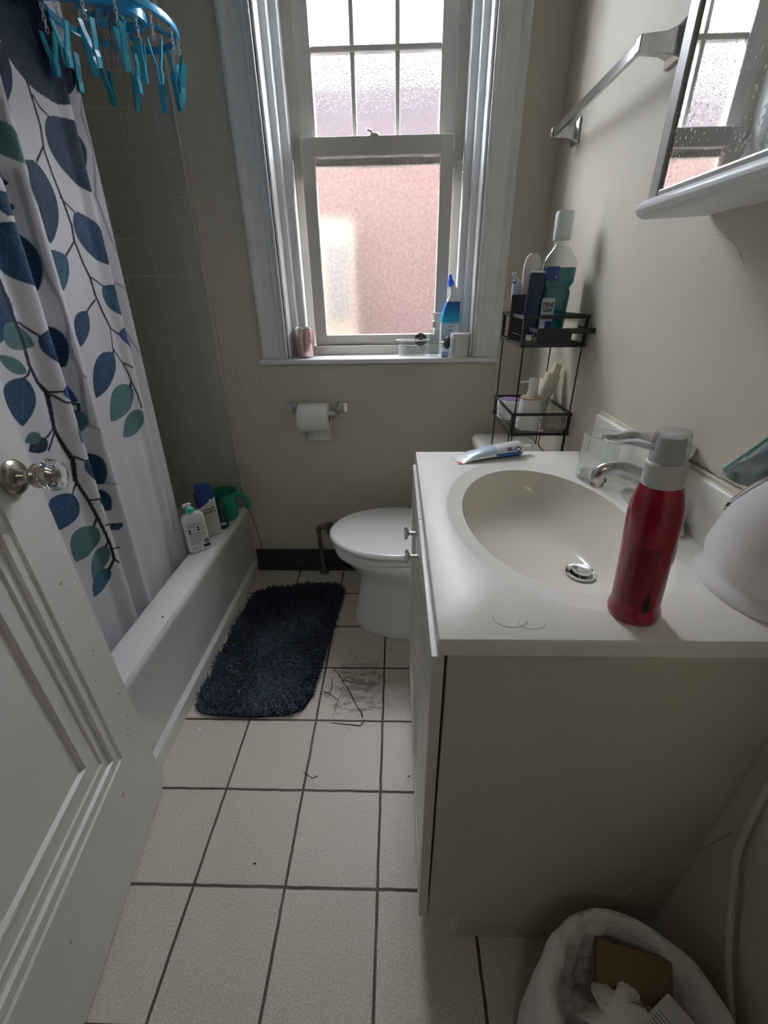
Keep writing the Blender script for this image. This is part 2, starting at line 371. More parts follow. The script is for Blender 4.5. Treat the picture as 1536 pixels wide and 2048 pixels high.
# ---------------------------------------------------------------- outside: the neighbouring house across a narrow gap
nb = thing('neighbouring_house', 'pinkish house wall blurred beyond the frosted window glass', 'house', (0, 2.9, 0))
mb_ = bpy.data.materials.new('pink_brick'); mb_.use_nodes = True; T = NT(mb_); b_ = mb_.node_tree.nodes['Principled BSDF']
tc = T.n('ShaderNodeTexCoord'); mp = T.n('ShaderNodeMapping'); mp.inputs['Rotation'].default_value = (PI/2, 0, 0); T.l(tc.outputs['Object'], mp.inputs[0])
br = T.n('ShaderNodeTexBrick'); br.inputs['Scale'].default_value = 4.2; br.inputs['Color1'].default_value = (.080,.064,.067,1); br.inputs['Color2'].default_value = (.075,.060,.064,1); br.inputs['Mortar'].default_value = (.087,.071,.073,1)
T.l(mp.outputs[0], br.inputs['Vector']); T.l(br.outputs['Color'], b_.inputs['Base Color']); b_.inputs['Roughness'].default_value = .9
MB().box(-4.5, 4.5, 0, .3, -3, 1.98).build('wall', mb_, nb, smooth=0)
lab(MB().box(-4.5, 4.5, -.02, .3, 1.98, 2.36).build('parapet', mat('lavender_grey_siding', (.033,.035,.044), .8, noise=(9,.3)), nb, smooth=0), 'pale lavender grey upper wall')
wf = MB().box(-.62, -.24, -.03, 0, .6, 1.62)
lab(wf.build('window_frame', mat('white_outside_frame', (.16,.16,.145), .6), nb, smooth=0), 'white frame')
lab(MB().box(-.40, -.29, -.04, -.03, 1.12, 1.50).build('window_pane', mat('dull_outside_pane', (.09,.10,.115), .5), nb, smooth=0), 'grey window pane')
struct(MB().box(-4.5, XL-.1, YW, YW+.21, -3, 5.2).box(XR+.12, 4.5, YW, YW+.21, -3, 5.2).box(XL-.1, XR+.12, YW, YW+.21, ZC+.04, 5.2).box(XL-.1, XR+.12, YW, YW+.21, -3, -.04).build('wall_light_block', mat('outside_brick', (.30,.16,.14), .9), smooth=0), 'unseen outside face of the house, added tall to hold back sky light')  # unseen tall facade added to keep sky light off the neighbouring wall
struct(MB().box(-4.5, 4.5, YW+.21, 3.3, -3.05, -3).build('ground', mat('concrete_alley', (.35,.34,.33), .9)), 'alley ground outside')

# ================================================================== BATHTUB
tub = thing('bathtub', 'white enamel bathtub behind the leaf print curtain', 'bathtub', (0,0,0))
TX0, TX1, TY0, TY1, TZ = XL+.004, -.703, .24, YW-.010, .363
def rrect(cx, cy, hx, hy, r, n=6):
    pts = []
    for (sx, sy, a0) in ((1,1,0),(-1,1,PI/2),(-1,-1,PI),(1,-1,3*PI/2)):
        for k in range(n+1):
            a = a0 + PI/2*k/n; pts.append((cx+sx*(hx-r)+r*math.cos(a), cy+sy*(hy-r)+r*math.sin(a)))
    return pts
cx, cy, hx, hy = (TX0+TX1)/2, (TY0+TY1)/2, (TX1-TX0)/2, (TY1-TY0)/2
rings = []
def rg(dx, z, r, ddy=None, shift=0):
    return [(x, y, z) for x, y in rrect(cx+shift, cy, hx-dx, hy-(ddy if ddy is not None else dx), r)]
rings.append(rg(0.0, 0.0, .004)); rings.append(rg(0.0, .045, .004)); rings.append(rg(.001, .050, .004, 0)); rings.append(rg(.015, .062, .004, 0)); rings.append(rg(.016, .20, .004, 0)); rings.append(rg(.010, .30, .004, 0))
rings.append(rg(.001, .335, .006, 0)); rings.append(rg(.002, .350, .008, .002)); rings.append(rg(.007, .359, .010, .004)); rings.append(rg(.016, TZ, .012, .008))
rings.append(rg(.095, TZ-.002, .10)); rings.append(rg(.108, TZ-.008, .11)); rings.append(rg(.118, TZ-.030, .12)); rings.append(rg(.15, .12, .14, .2)); rings.append(rg(.20, .07, .14, .26)); rings.append(rg(.26, .06, .1, .4))
t_ = MB().loft(rings, True, True)
t_.build('tub_body', M['tub'], tub, smooth=32)
tag(MB().tube([(-.729,1.005,TZ+.0006),(-.7285,1.011,TZ+.0006)], .0022, 6).build('plaster_chip', M['blackink']), 'tiny black speck on the bathtub rim beside the curtain', 'speck')

# ================================================================== SHOWER CURTAIN
KN=[(0.28,.0),(.36,.03),(.44,-.02),(.53,.025),(.62,-.02),(.72,.022),(.80,-.02),(.90,.025),(.97,-.018),(1.05,-.004),(1.10,.024),(1.14,-.016),(1.185,.024),(1.23,-.012),(1.31,-.004),(1.385,.006),(1.42,.022),(1.455,-.010),(1.50,.004),(1.54,-.01)]
ks = np.array([k[0] for k in KN]); kv = np.array([k[1] for k in KN])
def fold(t):
    t = np.clip(t, ks[0], ks[-1]); i = np.clip(np.searchsorted(ks, t) - 1, 0, len(ks)-2)
    u = (t - ks[i])/(ks[i+1]-ks[i]); u = u*u*(3-2*u); return -.862 + kv[i] + (kv[i+1]-kv[i])*u
LEAVES=[
 ("N",(1.4228, 1.6886),(1.3665, 1.8973),(1.2913, 1.7428),(1.5182, 1.8707)),
 ("N",(1.2898, 1.7541),(1.2043, 1.6123),(1.1942, 1.6614),(1.2961, 1.7035)),
 ("N",(1.3671, 1.652),(1.4278, 1.508),(1.3405, 1.5802),(1.4882, 1.6484)),
 ("N",(1.2765, 1.5449),(1.246, 1.3738),(1.1848, 1.4488),(1.313, 1.4894)),
 ("S",(1.1694, 1.595),(1.1986, 1.5205),(1.1634, 1.5181),(1.2007, 1.5803)),
 ("N",(1.1015, 1.4978),(1.1636, 1.4809),(1.0987, 1.4747),(1.1659, 1.501)),
 ("D",(1.0928, 1.4566),(1.093, 1.4111),(1.0797, 1.4245),(1.1593, 1.452)),
 ("D",(1.0694, 1.3942),(1.1468, 1.2694),(1.0523, 1.3033),(1.1534, 1.3828)),
 ("D",(1.3602, 1.4537),(1.4185, 1.3343),(1.3504, 1.3789),(1.4217, 1.4301)),
 ("T",(1.282, 1.3511),(1.2383, 1.2672),(1.1837, 1.3126),(1.2724, 1.3107)),
 ("T",(1.3837, 1.2786),(1.4121, 1.2002),(1.3756, 1.2356),(1.4693, 1.2588)),
 ("D",(1.2953, 1.2149),(1.2341, 1.1296),(1.2341, 1.1855),(1.2848, 1.1717)),
 ("D",(1.0333, 1.2769),(0.9795, 1.1618),(0.9844, 1.2216),(1.0393, 1.2168)),
 ("S",(1.0119, 1.202),(1.0563, 1.1512),(1.0058, 1.1483),(1.0516, 1.1866)),
 ("D",(1.0696, 1.1719),(1.1423, 1.0917),(1.0678, 1.1271),(1.1505, 1.1815)),
 ("S",(1.0153, 1.0963),(0.9709, 1.142),(0.9829, 1.105),(1.0024, 1.1326)),
 ("D",(1.0063, 1.0865),(0.9594, 0.9843),(0.9392, 1.0507),(1.017, 1.0426)),
 ("D",(1.3461, 1.1001),(1.2291, 0.991),(1.2417, 1.0604),(1.3114, 1.024)),
 ("S",(1.3778, 0.9961),(1.2556, 0.9143),(1.2554, 0.9645),(1.3474, 0.9297)),
 ("S",(1.3848, 0.9154),(1.2868, 0.8541),(1.3036, 0.8962),(1.3674, 0.8613)),
 ("R",(1.3902, 1.1553),(1.4584, 1.1049),(1.3896, 1.1282),(1.4642, 1.1452)),
 ("R",(1.071, 1.0394),(1.1383, 1.0003),(1.0746, 1.0211),(1.1432, 1.0469)),
 ("S",(1.1365, 0.979),(1.0715, 0.9067),(1.072, 0.9515),(1.1374, 0.9328)),
 ("N",(1.0013, 0.9378),(0.9499, 0.9259),(0.9699, 0.9098),(0.9796, 0.9524)),
 ("S",(0.9911, 0.9564),(0.9494, 0.9485),(0.9567, 0.9336),(0.9762, 0.961)),
 ("D",(1.0622, 0.8578),(1.1271, 0.7632),(1.0587, 0.817),(1.137, 0.8464)),
 ("D",(1.011, 0.785),(0.9413, 0.714),(0.9359, 0.7825),(1.0135, 0.7325)),
 ("D",(1.0615, 0.7426),(1.1206, 0.6788),(1.0685, 0.7169),(1.1275, 0.7403)),
 ("S",(1.0315, 0.6736),(0.9494, 0.6083),(0.9545, 0.6724),(1.0187, 0.6165)),
 ("S",(1.0373, 0.6066),(0.9723, 0.5219),(0.9845, 0.5777),(1.029, 0.5579)),
 ("T",(1.0243, 0.5343),(0.9567, 0.4818),(0.9663, 0.5246),(1.0089, 0.4926)),
 ("D",(1.1169, 0.636),(1.1192, 0.6118),(1.1145, 0.6216),(1.1229, 0.6309)),
]
STEMS=[
 ("K",0.0036,[(1.3295, 1.7315),(1.3323, 1.6805),(1.3323, 1.6259),(1.319, 1.5753),(1.3235, 1.527),(1.3318, 1.4767),(1.3366, 1.4231),(1.3296, 1.3887),(1.3358, 1.3368),(1.3453, 1.3007),(1.345, 1.2569),(1.3529, 1.2111),(1.3648, 1.1699)]),
 ("K",0.0022,[(1.3648, 1.1699),(1.3495, 1.1082),(1.3742, 1.0686),(1.3817, 1.0295),(1.3823, 1.0062),(1.3876, 0.9654),(1.3878, 0.9246)]),
 ("K",0.005,[(1.0362, 1.3075),(1.0368, 1.2837),(1.0365, 1.219),(1.0376, 1.1663),(1.0302, 1.112),(1.0345, 1.071),(1.045, 1.045),(1.0388, 1.0033),(1.03, 0.9548),(1.0353, 0.9134),(1.042, 0.8698),(1.0315, 0.8168)]),
 ("K",0.0036,[(1.0315, 0.8168),(1.039, 0.7535),(1.0429, 0.6965),(1.0454, 0.6374),(1.0454, 0.5947),(1.0416, 0.5566),(1.0247, 0.5323)]),
 ("K",0.0026,[(1.3375, 1.682),(1.3489, 1.6628),(1.3671, 1.652)]),
 ("K",0.0026,[(1.3229, 1.5858),(1.2848, 1.5467)]),
 ("K",0.0026,[(1.3264, 1.4812),(1.3602, 1.4537)]),
 ("K",0.0026,[(1.3255, 1.3827),(1.2838, 1.3512)]),
 ("K",0.0026,[(1.3495, 1.3008),(1.3864, 1.2786)]),
 ("K",0.0026,[(1.3393, 1.2442),(1.2934, 1.2149)]),
 ("K",0.0026,[(1.3648, 1.1699),(1.3907, 1.1468)]),
 ("K",0.0026,[(1.354, 1.1077),(1.344, 1.0989)]),
 ("K",0.0026,[(1.3742, 1.0686),(1.3973, 1.0499)]),
 ("K",0.0026,[(1.382, 1.0109),(1.3746, 0.9936)]),
 ("K",0.0026,[(1.045, 1.203),(1.0696, 1.1719)]),
 ("K",0.0026,[(1.0301, 1.1064),(1.0175, 1.0914),(1.0045, 1.0857)]),
 ("K",0.0026,[(1.045, 1.045),(1.0737, 1.0413)]),
 ("K",0.0026,[(1.0518, 1.0375),(1.0687, 1.0149),(1.1382, 0.9949),(1.1365, 0.979)]),
 ("K",0.0026,[(1.0289, 0.959),(0.9948, 0.94)]),
 ("K",0.0026,[(1.0271, 0.9492),(0.9953, 0.9138)]),
 ("K",0.0026,[(1.043, 0.8806),(1.0628, 0.859)]),
 ("K",0.0026,[(1.0331, 0.8088),(1.011, 0.785)]),
 ("K",0.0026,[(1.0447, 0.7507),(1.0646, 0.7443)]),
 ("K",0.0026,[(1.0416, 0.6972),(1.0296, 0.6747)]),
 ("K",0.0026,[(1.054, 0.6659),(1.1169, 0.6343)]),
 ("K",0.0026,[(1.0443, 0.616),(1.0362, 0.6056)]),
 ("K",0.0026,[(1.0485, 0.5892),(1.1087, 0.5547)]),
 ("K",0.0026,[(1.0416, 0.5566),(1.0503, 0.5381)]),
 ("G",0.0036,[(1.1903, 1.6287),(1.1856, 1.5908),(1.1946, 1.5788)]),
 ("G",0.0036,[(1.1767, 1.5073),(1.1728, 1.4425),(1.1661, 1.3537),(1.1635, 1.3015),(1.1706, 1.2468),(1.1677, 1.1894),(1.1574, 1.1426),(1.1588, 1.0737),(1.1493, 1.0165),(1.1397, 0.9364),(1.1565, 0.917)]),
 ("G",0.0036,[(1.1574, 1.1426),(1.1461, 1.1258)]),
 ("G",0.0036,[(1.5544, 1.7989),(1.5123, 1.6943),(1.5143, 1.6526),(1.5203, 1.6213),(1.4863, 1.5124),(1.4908, 1.4653),(1.4959, 1.4035),(1.512, 1.3658)]),
 ("G",0.0036,[(1.4124, 1.2154),(1.4611, 1.141),(1.4808, 1.093),(1.5253, 1.039)]),
 ("G",0.0036,[(1.4671, 1.2903),(1.5387, 1.2556)]),
 ("G",0.0036,[(1.1661, 1.3537),(1.1512, 1.3119),(1.1608, 1.3173)]),
 ("G",0.0036,[(1.161, 1.0642),(1.2243, 1.0316)]),
 ("G",0.0036,[(1.123, 0.7698),(1.1481, 0.7539)]),
]

ny, nz = 600, 830
tt = np.linspace(.30, 1.53, ny); zz = np.linspace(.17, 1.985, nz)
Tg, Zg = np.meshgrid(tt, zz); Yg = Tg - .055*(1.35-Zg)/.96
Xg = fold(Tg)
P2 = np.stack([Yg, Zg], -1)
CL = {'N': (.007,.022,.055), 'D': (.010,.046,.105), 'T': (.018,.085,.14), 'S': (.085,.185,.19), 'R': (.018,.045,.19), 'K': (.008,.008,.020), 'G': (.42,.45,.50)}
colr = np.empty((nz, ny, 3)); colr[:] = (.80,.80,.84)
def paint(mask, c): 
    m_ = mask[..., None]; colr[:] = colr*(1-m_) + np.array(c)*m_
def seg(pts, w, c):
    pts = np.array(pts); best = np.full(Yg.shape, 9.0)
    for a, b in zip(pts[:-1], pts[1:]):
        d = b-a; L = max(d@d, 1e-9); q = P2-a; s_ = np.clip((q@d)/L, 0, 1); dist = np.linalg.norm(q - s_[..., None]*d, axis=-1); best = np.minimum(best, dist)
    paint(np.clip((w-best)/.0012+.5, 0, 1), c)
for c_, w_, pts in STEMS:
    if c_ == 'G': seg(pts, w_, CL[c_])
for c_, b0, tp, L_, R_ in LEAVES:
    b0, tp, L_, R_ = map(np.array, (b0, tp, L_, R_)); ax = tp-b0; ln = np.linalg.norm(ax); ax = ax/ln; pr = np.array([-ax[1], ax[0]])
    q = P2-b0; s_ = (q@ax)/ln; d_ = q@pr
    e1, e2 = (L_-b0)@pr, (R_-b0)@pr
    wp = max(e1, e2, .013); wm = max(-min(e1, e2), .013)
    sc = np.clip(s_, 0, 1); prof = (np.sin(PI*sc**.80)**.78)
    edge = np.where(d_ > 0, wp, wm)*prof
    inside = np.clip((edge-np.abs(d_))/.0012+.5, 0, 1)*((s_ > 0) & (s_ < 1))
    base = np.array(CL[c_]); paint(inside, base)
    vein = np.zeros_like(d_)
    vein = np.maximum(vein, np.clip((.0011-np.abs(d_))/.0008+.5, 0, 1)*((s_ > .04) & (s_ < .86)))
    for k in range(4):
        s0 = .15+.17*k
        for sg in (1, -1):
            vv = np.abs((s_-s0)*ln - np.abs(d_)*.9); vein = np.maximum(vein, np.clip((.0009-vv)/.0008+.5, 0, 1)*((d_*sg > 0) & (np.abs(d_) < edge*.78)))
    vc = base*2.2+.05 if c_ != 'S' else np.array((.03,.11,.16))
    paint(vein*inside*.55, vc)
for c_, w_, pts in STEMS:
    if c_ == 'K': seg(pts, w_, CL[c_])
cme = bpy.data.meshes.new('shower_curtain')
vs = np.stack([Xg, Yg, Zg], -1).reshape(-1, 3); idx = np.arange(ny*nz).reshape(nz, ny)
fs = np.stack([idx[:-1,:-1], idx[:-1,1:], idx[1:,1:], idx[1:,:-1]], -1).reshape(-1, 4)
cme.vertices.add(len(vs)); cme.vertices.foreach_set('co', vs.astype(np.float32).ravel())
cme.loops.add(fs.size); cme.loops.foreach_set('vertex_index', fs.astype(np.int32).ravel())
cme.polygons.add(len(fs)); cme.polygons.foreach_set('loop_start', np.arange(0, fs.size, 4, dtype=np.int32)); cme.polygons.foreach_set('use_smooth', np.ones(len(fs), dtype=bool))
cme.update(); at = cme.color_attributes.new('print', 'FLOAT_COLOR', 'POINT')
at.data.foreach_set('color', np.concatenate([colr.reshape(-1,3), np.ones((ny*nz,1))], 1).astype(np.float32).ravel())
mc = bpy.data.materials.new('printed_polyester'); mc.use_nodes = True; T = NT(mc); nt = mc.node_tree; b_ = nt.nodes['Principled BSDF']
a_ = T.n('ShaderNodeAttribute', attribute_name='print'); T.l(a_.outputs['Color'], b_.inputs['Base Color']); b_.inputs['Roughness'].default_value = .75
wv = T.n('ShaderNodeTexNoise'); wv.inputs['Scale'].default_value = 9; tc = T.n('ShaderNodeTexCoord'); T.l(tc.outputs['Object'], wv.inputs['Vector'])
bp = T.n('ShaderNodeBump'); bp.inputs['Distance'].default_value = .01; bp.inputs['Strength'].default_value = .25; T.l(wv.outputs['Fac'], bp.inputs['Height']); T.l(bp.outputs['Normal'], b_.inputs['Normal'])
tr = T.n('ShaderNodeBsdfTranslucent'); T.l(a_.outputs['Color'], tr.inputs['Color'])
mx = T.n('ShaderNodeMixShader'); mx.inputs[0].default_value = .28; T.l(b_.outputs[0], mx.inputs[1]); T.l(tr.outputs[0], mx.inputs[2]); T.l(mx.outputs[0], nt.nodes['Material Output'].inputs['Surface'])
cme.materials.append(mc)
cur = bpy.data.objects.new('shower_curtain', cme); C.objects.link(cur)
tag(cur, 'white shower curtain printed with blue and green leaves on dark stems', 'shower curtain')
rod = MB().tube([(-.862, .235, 2.0), (-.862, YW-.008, 2.0)], .0125, 14)
tag(rod.build('curtain_rod', M['rod']), 'straight metal rod above the leaf print curtain', 'curtain rod')

# ================================================================== DOOR (opened inwards, at the left)
DA = Vector((-.669, .717, 0)); DD = Vector((.144, -.989, 0)).normalized(); DN = Vector((.989, .144, 0)).normalized()
door = bpy.data.objects.new('door_1', None); C.objects.link(door); struct(door, 'off white panelled door standing open beside the bathtub')
door.matrix_world = Matrix(((DD.x, DN.x, 0, DA.x), (DD.y, DN.y, 0, DA.y), (0, 0, 1, .008), (0, 0, 0, 1)))   # local x along the door from its free edge, y towards the room
DW, DH, DT = .70, 2.03, .034
def ring_front(x0, x1, z0, z1, y): return [(x0, y, z0), (x1, y, z0), (x1, y, z1), (x0, y, z1)]
g = MB()
rs = [ring_front(0, DW, 0, DH, -DT), ring_front(0, DW, 0, DH, -.002), ring_front(.002, DW-.002, .002, DH-.002, 0)]
for dx, y in ((0, 0), (.003, -.005), (.008, -.005), (.011, -.001), (.024, -.002), (.027, -.009), (.044, -.010), (.047, -.005), (.050, -.005), (.053, -.009), (.078, -.011), (.083, -.006), (.088, -.007), (.092, -.015)):
    rs.append(ring_front(.104+dx, DW-.104-dx, .265+dx*1.2, 1.90-dx, y))
g.loft(rs, True, True)
g.build('slab', M['door'], door, smooth=20)
# paint chips
pc = MB()
for x, z, r in ((.055,.745,.004),(.05,.72,.0025),(.05,.56,.003),(.078,.50,.003),(.03,.40,.003),(.035,.33,.003),(.15,.20,.005),(.40,.17,.003),(.05,.30,.003),(.06,.29,.002),(.055,.28,.002)):
    pc.lathe([(r*.9, 0), (r, .0006), (0.0001, .0008)], (0,0,0), 8)
    n = 8*3
    for i in range(len(pc.v)-n, len(pc.v)):
        a, b, c_ = pc.v[i]; pc.v[i] = (x + a*(1+.4*math.sin(i*1.7)), c_, z + b*(1+.6*math.cos(i*2.3)))
pc.build('paint_chip', mat('chipped_paint', (.42,.37,.30), .8), door)
# curly scratches where the paint wore at the edge
sc_ = MB()
for k in range(7):
    x0, z0 = .012+.006*(k % 3), .80-.035*k
    sc_.tube([(x0+.012*math.cos(a), .0002, z0+.012*math.sin(a)) for a in np.linspace(3.6, 5.6, 8)], .0007, 5)
sc_.build('paint_scratch', mat('bare_paint_scratch', (.86,.85,.80), .6), door)
# knob: rosette, shank, faceted glass ball
kb = bpy.data.objects.new('door_knob', None); C.objects.link(kb); kb.parent = door
KX, KZ = .058, .972
def yl(m, prof, c, seg=28):          # lathe about local y
    b = MB(); b.lathe(prof, (0,0,0), seg); b.v = [(c[0]+x, c[1]+z, c[2]+y) for x, y, z in b.v]; return b
yl(0, [(.0001,.002),(.031,.002),(.031,.006),(.028,.010),(.020,.013),(.013,.015),(.011,.020),(.0095,.024),(.0001,.024)][1:-1], (KX,0,KZ)).build('rosette', M['nickel'], kb)
yl(0, [(.0095,.020),(.0095,.030),(.013,.034),(.020,.037),(.0215,.041),(.020,.046),(.015,.048)], (KX,0,KZ)).build('knob_collar', M['nickel'], kb)
yl(0, [(.014,.048),(.021,.050),(.0285,.060),(.0285,.066),(.024,.079),(.014,.083)], (KX,0,KZ), 10).build('glass_knob', M['glass'], kb, smooth=0)
yl(0, [(.006,.046),(.010,.052),(.010,.060),(.004,.068)], (KX,0,KZ)).build('knob_core', M['nickel'], kb)
MB().tube([(KX+.012, .0115, KZ+.018), (KX+.012, .0122, KZ+.018)], .0022, 8).build('screw', M['dark'], kb)

# ================================================================== VANITY CABINET + TOP
van = thing('vanity_cabinet', 'cream vanity cabinet with white doors under the sink top', 'cabinet', (0,0,0))
VY0, VY1 = .402, 1.085
g = MB().box(.066, XR, VY0, VY0+.016, .090, .842).box(.128, XR, VY0, VY0+.016, 0, .090)
lab(g.build('side_panel', M['lamin'], van, smooth=0, bevel=.0012), 'cream laminate side')
MB().box(.066, XR, VY1-.016, VY1, .090, .842).box(.128, XR, VY1-.016, VY1, 0, .090).build('side_panel', M['lamin'], van, smooth=0, bevel=.0012)
MB().box(.068, .078, VY0+.016, VY1-.016, .094, .841).box(.076, XR-.005, VY0+.016, VY1-.016, .094, .11).build('gap_shade_frame', M['dark'], van, smooth=0)  # near-black colour stands in for the shade behind the door gaps
lab(MB().box(.140, .150, VY0+.016, VY1-.016, 0, .092).box(.120, .128, VY0+.002, VY0+.050, .002, .088).build('toe_kick', M['laminf'], van, smooth=0), 'white toe board')
def vdoor(y0, y1, ky, tiltz=0):
    d = bpy.data.objects.new('door', None); C.objects.link(d); d.parent = van
    x1, x0 = .062, .045; z0, z1 = .094, .836; f = .052
    rs = [[(x, y, z) for y, z in ((a, b), (c_, b), (c_, d_), (a, d_))] for x, a, c_, b, d_ in ((x1, y0, y1, z0, z1), (x0+.001, y0, y1, z0, z1), (x0, y0+.001, y1-.001, z0+.001, z1-.001), (x0, y0+f, y1-f, z0+f, z1-f), (x0+.003, y0+f+.002, y1-f-.002, z0+f+.002, z1-f-.002), (x0+.006, y0+f+.014, y1-f-.014, z0+f+.014, z1-f-.014), (x0+.008, y0+f+.016, y1-f-.016, z0+f+.016, z1-f-.016))]
    MB().loft(rs).build('door_panel', M['laminf'], d, smooth=0)
    k = MB(); k.lathe([(.0085,0),(.0045,.003),(.0042,.016),(.006,.018),(.013,.021),(.0145,.024),(.012,.0275),(.001,.029)], (0,0,0), 20)
    k.v = [(x0-z, ky+y, .775+x) for x, y, z in k.v]
    k.build('door_knob', M['chrome'], d)
vdoor(VY0, .7715, .727); vdoor(.775, VY1, .820)

top = thing('sink_top', 'off white moulded sink top with integral oval basin on the vanity', 'sink', (0,0,0))
SX0, SX1, SY0, SY1, SZ = .0525, .514, .398, 1.098, .868
NS = 96
bcx, bcy, brx, bry = .290, .737, .158, .240
dcx, dcy, dz = .375, .718, -.128
angs = [2*PI*(j+.5)/NS for j in range(NS)]
def rect_pt(a):
    c_, s_ = math.cos(a), math.sin(a)
    ex = (SX1-bcx if c_ > 0 else bcx-SX0)/max(abs(c_), 1e-9); ey = (SY1-bcy if s_ > 0 else bcy-SY0)/max(abs(s_), 1e-9)
    t = min(ex, ey); return (bcx+c_*t, bcy+s_*t)
# snap nearest angles to the corners
corn = [(SX1,SY1),(SX0,SY1),(SX0,SY0),(SX1,SY0)]
for cxp, cyp in corn:
    a = math.atan2(cyp-bcy, cxp-bcx) % (2*PI); k = min(range(NS), key=lambda j: abs(angs[j]-a)); angs[k] = a
outer = [rect_pt(a) for a in angs]
def ell(rx, ry, z, sx=0., sy=0.):
    r = []
    for a in angs:
        # direction-preserving parameterisation
        ca, sa = math.cos(a), math.sin(a); t = 1/math.sqrt((ca/rx)**2+(sa/ry)**2)
        r.append((bcx+sx+t*ca, bcy+sy+t*sa, SZ+z))
    return r
def lerp_out(rg_, k, z): return [(a[0]+(o_[0]-a[0])*k, a[1]+(o_[1]-a[1])*k, SZ+z) for a, o_ in zip(rg_, outer)]
o1 = ell(brx+.030, bry+.040, 0)
for i, p in enumerate(o1):       # keep the dished ring inside the slab at the back
    if p[0] > .462: o1[i] = (.462 + (p[0]-.462)*.15, p[1], p[2])
o2 = [(bcx+(p[0]-bcx)*.97, bcy+(p[1]-bcy)*.975, SZ-.0035) for p in o1]
rings = []
rings.append([(x, y, SZ-.026) for x, y in outer])
rings.append([(x, y, SZ-.004) for x, y in outer])
rings.append(lerp_out([(bcx, bcy, 0)]*NS, .9965, -.0008))
rings.append(lerp_out([(bcx, bcy, 0)]*NS, .992, 0))
rings.append([(bcx+(p[0]-bcx)*1.02, bcy+(p[1]-bcy)*1.02, SZ) for p in o1])
rings.append(o1); rings.append(o2)
rings.append([(bcx+(p[0]-bcx)*1.03, bcy+(p[1]-bcy)*1.03, SZ-.0045) for p in ell(brx, bry, 0)])
rings.append(ell(brx, bry, -.006))
nb_ = len(rings)
for q in (.975, .94, .90, .84, .76, .66, .55, .43, .32, .22, .15):
    k = 1-q; dep = dz*(1-q**2.6)**.62 - .006
    sh = (k**1.3)
    rings.append(ell(brx*q, bry*q, max(dep, dz), (dcx-bcx)*sh, (dcy-bcy)*sh))
last = [(dcx+.022*math.cos(a), dcy+.022*math.sin(a), SZ+dz-.002) for a in angs]
rings.append(last); rings.append([(dcx+.021*math.cos(a), dcy+.021*math.sin(a), SZ+dz-.02) for a in angs])
g = MB(); g.loft(rings, False, True)
g.mi = [1 if (f[0]//NS) >= nb_-1 else 0 for f in g.f]
g.mi[-1] = 1
lab(g.build('counter', [M['marble'], M['basin']], top, smooth=50), 'off white slab with oval basin')
MB().box(SX1-.001, XR, SY0+.002, SY1, SZ-.026, SZ+.0995).build('backsplash', M['marble'], top, smooth=0, bevel=.004, bseg=3)
dr = MB().lathe([(.031,.002),(.031,.004),(.026,.005),(.022,.001),(.021,-.012)], (dcx, dcy, SZ+dz), 32, cap0=False, cap1=False)
dr.build('drain_ring', M['chrome'], top)
dr = MB().lathe([(.006,-.012),(.006,.004),(.016,.005),(.019,.008),(.017,.012),(.009,.0145),(.0005,.015)], (dcx, dcy, SZ+dz), 32)
dr.build('drain_stopper', M['chrome'], top)
hair = MB()
for cx_, cy_, r_ in ((.150,.437,.022),(.176,.430,.017)):
    hair.tube([(cx_+r_*math.cos(a), cy_+r_*.7*math.sin(a), SZ+.0004) for a in np.linspace(2.8, 6.0, 16)], .00035, 4)
hair.tube([(.205+.004*math.sin(i*.5), .74+.008*i, SZ-.098-.0035*abs(i-6)) for i in range(1)]+[(.2,.74,SZ)], .0002, 3) if False else None
tag(hair.build('loose_hair', mat('hair_grey', (.40,.38,.35), .6)), 'thin curled hair lying near the front corner of the sink top', 'hair')

# faucet
fa = thing('faucet', 'single lever chrome faucet with long low spout on the sink top', 'faucet', (0,0,SZ))
FY = .742; FX = .490
pl = []
for z, k, yl_ in ((0,1.0,.097),(.007,1.0,.097),(.014,.95,.086),(.024,.90,.066),(.036,.86,.046),(.048,.82,.032)):
    n = 40; r = []
    for j in range(n):
        a = 2*PI*j/n; ca, sa = math.cos(a), math.sin(a)
        yy = yl_*sa; xx = .027*math.copysign(abs(ca)**.75, ca)*k
        r.append((FX+xx, FY+yy, z))
    pl.append(r)
MB().loft(pl).build('base_plate', M['chromed'], fa, smooth=60)
MB().lathe([(.025,.010),(.024,.035),(.022,.060),(.021,.075),(.016,.084)], (FX, FY, 0), 28).build('body', M['chromed'], fa)
sp_ = smoothpath([(FX,FY,.052),(FX-.03,FY,.066),(FX-.07,FY,.083),(FX-.098,FY,.087),(FX-.112,FY,.080),(FX-.114,FY,.066)], 5)
n = len(sp_); MB().tube(sp_, [.019-.0065*min(1, i/(n*.75)) for i in range(n)], 16, flat=1.25).build('spout', M['chromed'], fa, smooth=60)
MB().lathe([(.0105,.056),(.0115,.060),(.0115,.068)], (FX-.114, FY, 0), 20).build('aerator', M['nickel'], fa)
MB().lathe([(.0165,.080),(.013,.090),(.0125,.110),(.017,.124),(.020,.130)], (FX-.004, FY, 0), 24).build('lever_neck', M['chrome'], fa)
lv = smoothpath([(FX+.024,FY,.118),(FX+.004,FY,.134),(FX-.03,FY,.142),(FX-.07,FY,.150),(FX-.10,FY,.147),(FX-.122,FY,.152)], 5); n = len(lv)
MB().tube(lv, [max(.0065, .018*(1-(i/n)**1.0)+.006) if i < n-2 else .0045 for i in range(n)], 16, flat=1.0).build('lever', M['chrome'], fa, smooth=60)
MB().lathe([(.0045,0),(.0045,.030),(.008,.034),(.009,.040),(.003,.043)], (FX+.020, FY-.02, .04), 16).build('lift_rod', M['chrome'], fa)

